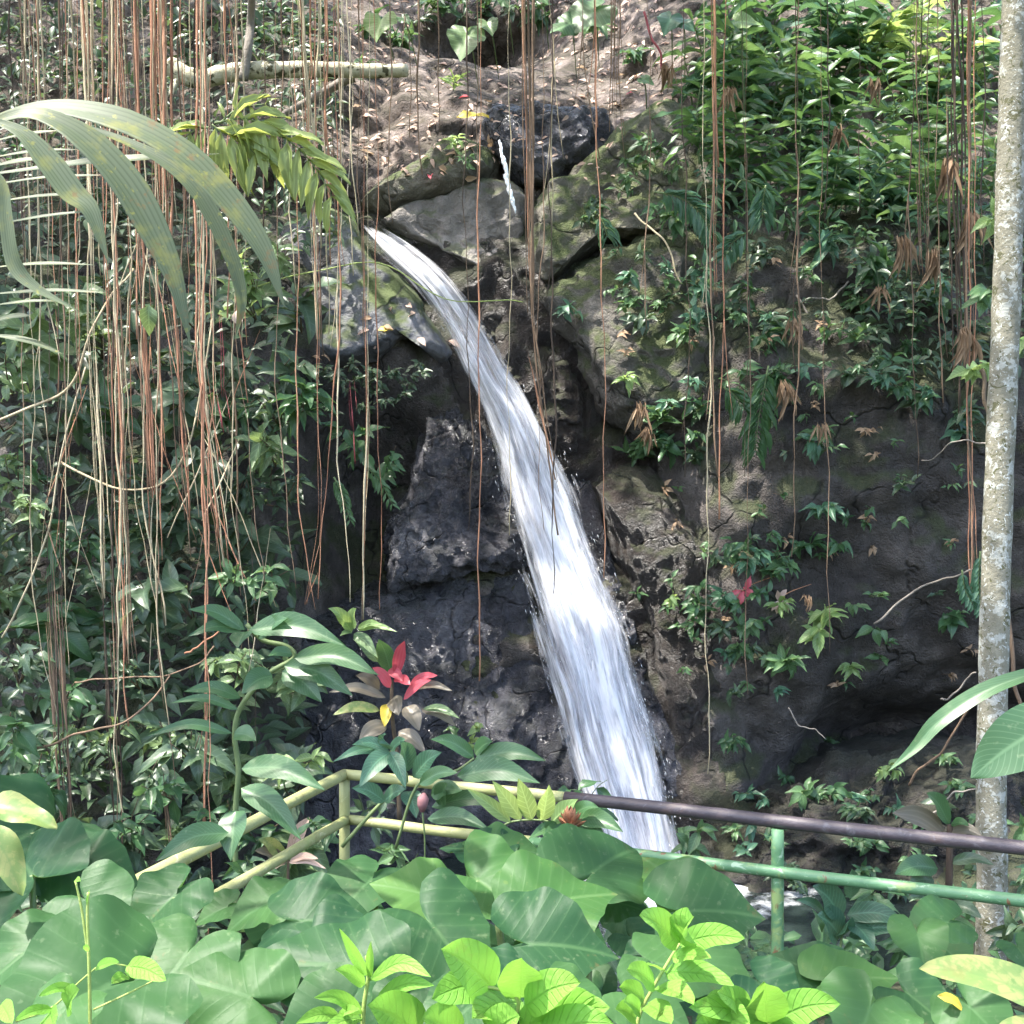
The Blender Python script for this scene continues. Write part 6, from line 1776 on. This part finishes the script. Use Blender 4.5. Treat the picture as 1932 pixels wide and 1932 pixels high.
# ================================================================ unseen fig tree the roots hang from; crown shaped to dapple the sunlight
LIT = [
    (640, 250, 11.2, .55), (780, 190, 11.6, .45), (620, 310, 10.9, .35), (830, 170, 11.7, .3), (880, 250, 10.9, .3), (725, 50, 12.0, .5), (1110, 110, 11.9, .5), (1130, 180, 11.6, .3), (1230, 120, 11.3, .4),
    (1780, 60, 12.0, 1.2), (1680, 130, 11.8, .7), (1560, 60, 11.8, .5), (1860, 150, 11.0, .7), (1400, 100, 11.2, .35),
    (295, 60, 7.0, .4), (300, 250, 7.0, .4), (300, 400, 7.0, .3), (165, 200, 7.2, .35), (165, 60, 7.2, .35), (225, 120, 7.3, .3), (200, 780, 7.0, .45), (200, 950, 7.0, .35), (400, 830, 6.9, .4), (415, 980, 6.9, .35), (270, 620, 7.0, .4), (340, 700, 7.0, .35), (240, 1050, 6.9, .3), (80, 960, 7.0, .4), (600, 1000, 7.1, .3), (690, 1050, 7.2, .25), (580, 560, 8.0, .3),
    (500, 270, 6.8, .45), (590, 330, 6.8, .35), (440, 240, 6.8, .3), (490, 510, 8.3, .4), (400, 130, 10.4, .4), (500, 125, 10.4, .4), (600, 125, 10.4, .4), (690, 130, 10.5, .35), (560, 1425, 7.4, .25), (665, 1180, 7.3, .2), (780, 1290, 7.6, .25),
    (300, 300, 3.3, .35), (420, 400, 3.3, .3), (200, 420, 3.2, .3), (50, 260, 3.2, .3),
    (150, 1860, 2.6, .45), (30, 1900, 2.4, .4), (420, 1870, 2.8, .28), (600, 1800, 2.9, .2), (800, 1670, 3.5, .22), (900, 1900, 2.2, .4), (1050, 1880, 2.0, .35), (1150, 1800, 3.0, .2), (700, 1880, 2.1, .3), (1300, 1800, 1.9, .3), (1250, 1900, 1.9, .35), (1500, 1880, 1.9, .35), (1850, 1870, 2.2, .35), (1900, 1420, 2.3, .2), (20, 1540, 3.0, .3), (20, 1620, 2.9, .3), (900, 1790, 3.1, .2), (1020, 1690, 3.4, .2),
    (560, 1512, 5.4, .22), (400, 1590, 4.7, .22), (270, 1660, 4.2, .25), (720, 1470, 5.8, .22), (760, 1565, 5.8, .2), (1000, 1500, 4.9, .22), (1885, 320, 6.5, .3), (1190, 600, 10.2, .25), (1200, 800, 9.7, .25), (1170, 1220, 9.4, .25), (960, 770, 10, .2), (760, 455, 10.5, .25),
    (1180, 740, 9.8, .2), (30, 100, 9.5, .4),
]
LT = np.array([tuple(hit(x, y)[0] if d > 9.6 and y != 125 and y != 130 else P(x, y, d)) for x, y, d, r in LIT])
LR = np.array([r * (1.3 if d < 3.6 else 1.12) for _, _, d, r in LIT])
S = np.array(SUN)
NC = 41500
cx = rng.uniform(-11, 8.5, NC); cy = rng.uniform(-1.5, 17, NC); cy[:3500] = rng.uniform(-1.5, 4.2, 3500)
cz = np.where(cy < 4.2, 11.0 + rng.uniform(0, 2.0, NC), 4.9 + 0.475 * cy + rng.uniform(0, 3.0, NC))
cp = np.stack([cx, cy, cz], 1)
cl = fbm(cp * np.array([1, 1, .7]), 0.9, 3, 77)
keep = cl > -0.42
for t, r in zip(LT, LR):
    w = cp - t
    along = w @ S
    dist = np.linalg.norm(w - along[:, None] * S, axis=1)
    keep &= ~((dist < r * (1 + 0.35 * cl)) & (along > 0))  # crown leaves left out along sun rays so chosen spots are lit
cp = cp[keep]
V0, F0, U0 = blade('ovate', .4, .2, 4, 3)
V0 = V0 * np.array([.55, 1, 1])
n = len(cp)
dirs = rng.normal(0, 1, (n, 3)); dirs[:, 2] = dirs[:, 2] * .35 - .3
dirs /= np.linalg.norm(dirs, axis=1)[:, None]
ups = rng.normal(0, .35, (n, 3)); ups[:, 2] += 1
xs = np.cross(dirs, ups); xs /= np.linalg.norm(xs, axis=1)[:, None]
zs = np.cross(xs, dirs)
sc = rng.uniform(.16, .30, n)
AV = cp[:, None, :] + sc[:, None, None] * (V0[None, :, 0:1] * xs[:, None, :] + V0[None, :, 1:2] * dirs[:, None, :] + V0[None, :, 2:3] * zs[:, None, :])
nvp = len(V0)
FA0 = np.array(F0)
AF = (FA0[None] + (np.arange(n) * nvp)[:, None, None]).reshape(-1, 4)
ft = empty('unseen_fig_tree', Vector((-9.5, 9.0, 0.5)))
tag(ft, 'overhanging fig tree of the hanging roots, unseen crown shaped to dapple the sun', 'tree')
mb = MB()
mb.v.append(AV.reshape(-1, 3)); mb.uv.append(np.tile(U0, (n, 1))); mb.n = n * nvp
mb.f = [tuple(q) for q in AF.tolist()]; mb.m = [0] * len(mb.f)
cr = mb.build('crown', M['canopy'], ft)
cr['kind'] = 'stuff'
tk = MB()
tube(tk, smooth_path([Vector((-9.5, 9, -.3)), Vector((-9.3, 9, 3)), Vector((-9.0, 8.8, 7)), Vector((-8.6, 8.8, 9.5))], 24), np.linspace(.7, .45, 24), 16)
tk.build('trunk', M['bark_grey'], ft)
for ends in ([(-8.8, 8.8, 8.5), (-5, 7.6, 9.6), (-1, 8.2, 10), (3, 8.8, 10.6)], [(-8.7, 8.8, 9), (-5.5, 9, 10.2), (-2, 9.3, 10.6), (1.5, 10, 11.2)], [(-8.7, 8.8, 9), (-6, 7.2, 8.8), (-3.5, 7.0, 8.9), (-1, 6.6, 9.0)], [(-8.7, 8.8, 9), (-4, 10.5, 11.5), (2, 10.5, 12), (6, 9.6, 12)]):
    lb = MB()
    tube(lb, smooth_path([Vector(p) for p in ends], 20), np.linspace(.3, .07, 20), 10)
    lb.build('limb', M['bark_grey'], ft)
# the slender tree's own crown
mb = MB()
for k in range(420):
    p = tree_top + Vector((random.gauss(0, 1.1), random.gauss(0, 1.0), 0.9 + random.gauss(0, .6)))
    if p.z < 3.0 + TAN * p.y + 0.8:
        continue
    m = np.array(frame(p, Vector((random.gauss(0, 1), random.gauss(0, 1), -.4)), Vector((random.gauss(0, .3), 0, 1)), random.uniform(.15, .28)))
    mb.add(V0 @ m[:3, :3].T + m[:3, 3], F0, U0)
c2 = mb.build('crown', M['canopy'], tree_r)
c2['kind'] = 'stuff'

# ================================================================ labels that single things out
ORD = ['first', 'second', 'third', 'fourth', 'fifth', 'sixth', 'seventh', 'eighth', 'ninth', 'tenth', 'eleventh', 'twelfth', 'thirteenth', 'fourteenth', 'fifteenth', 'sixteenth']
by = {}
for o, at in THINGS:
    by.setdefault(o['label'], []).append((at, o))
for lab, lst in by.items():
    if 2 <= len(lst) <= 16:
        lst.sort(key=lambda q: q[0])
        for i, (at, o) in enumerate(lst):
            w = 'leftmost' if i == 0 else ('rightmost' if i == len(lst) - 1 else ORD[i] + ' from left')
            new = f'{lab}, {w}'
            if len(new.split()) <= 16:
                o['label'] = new
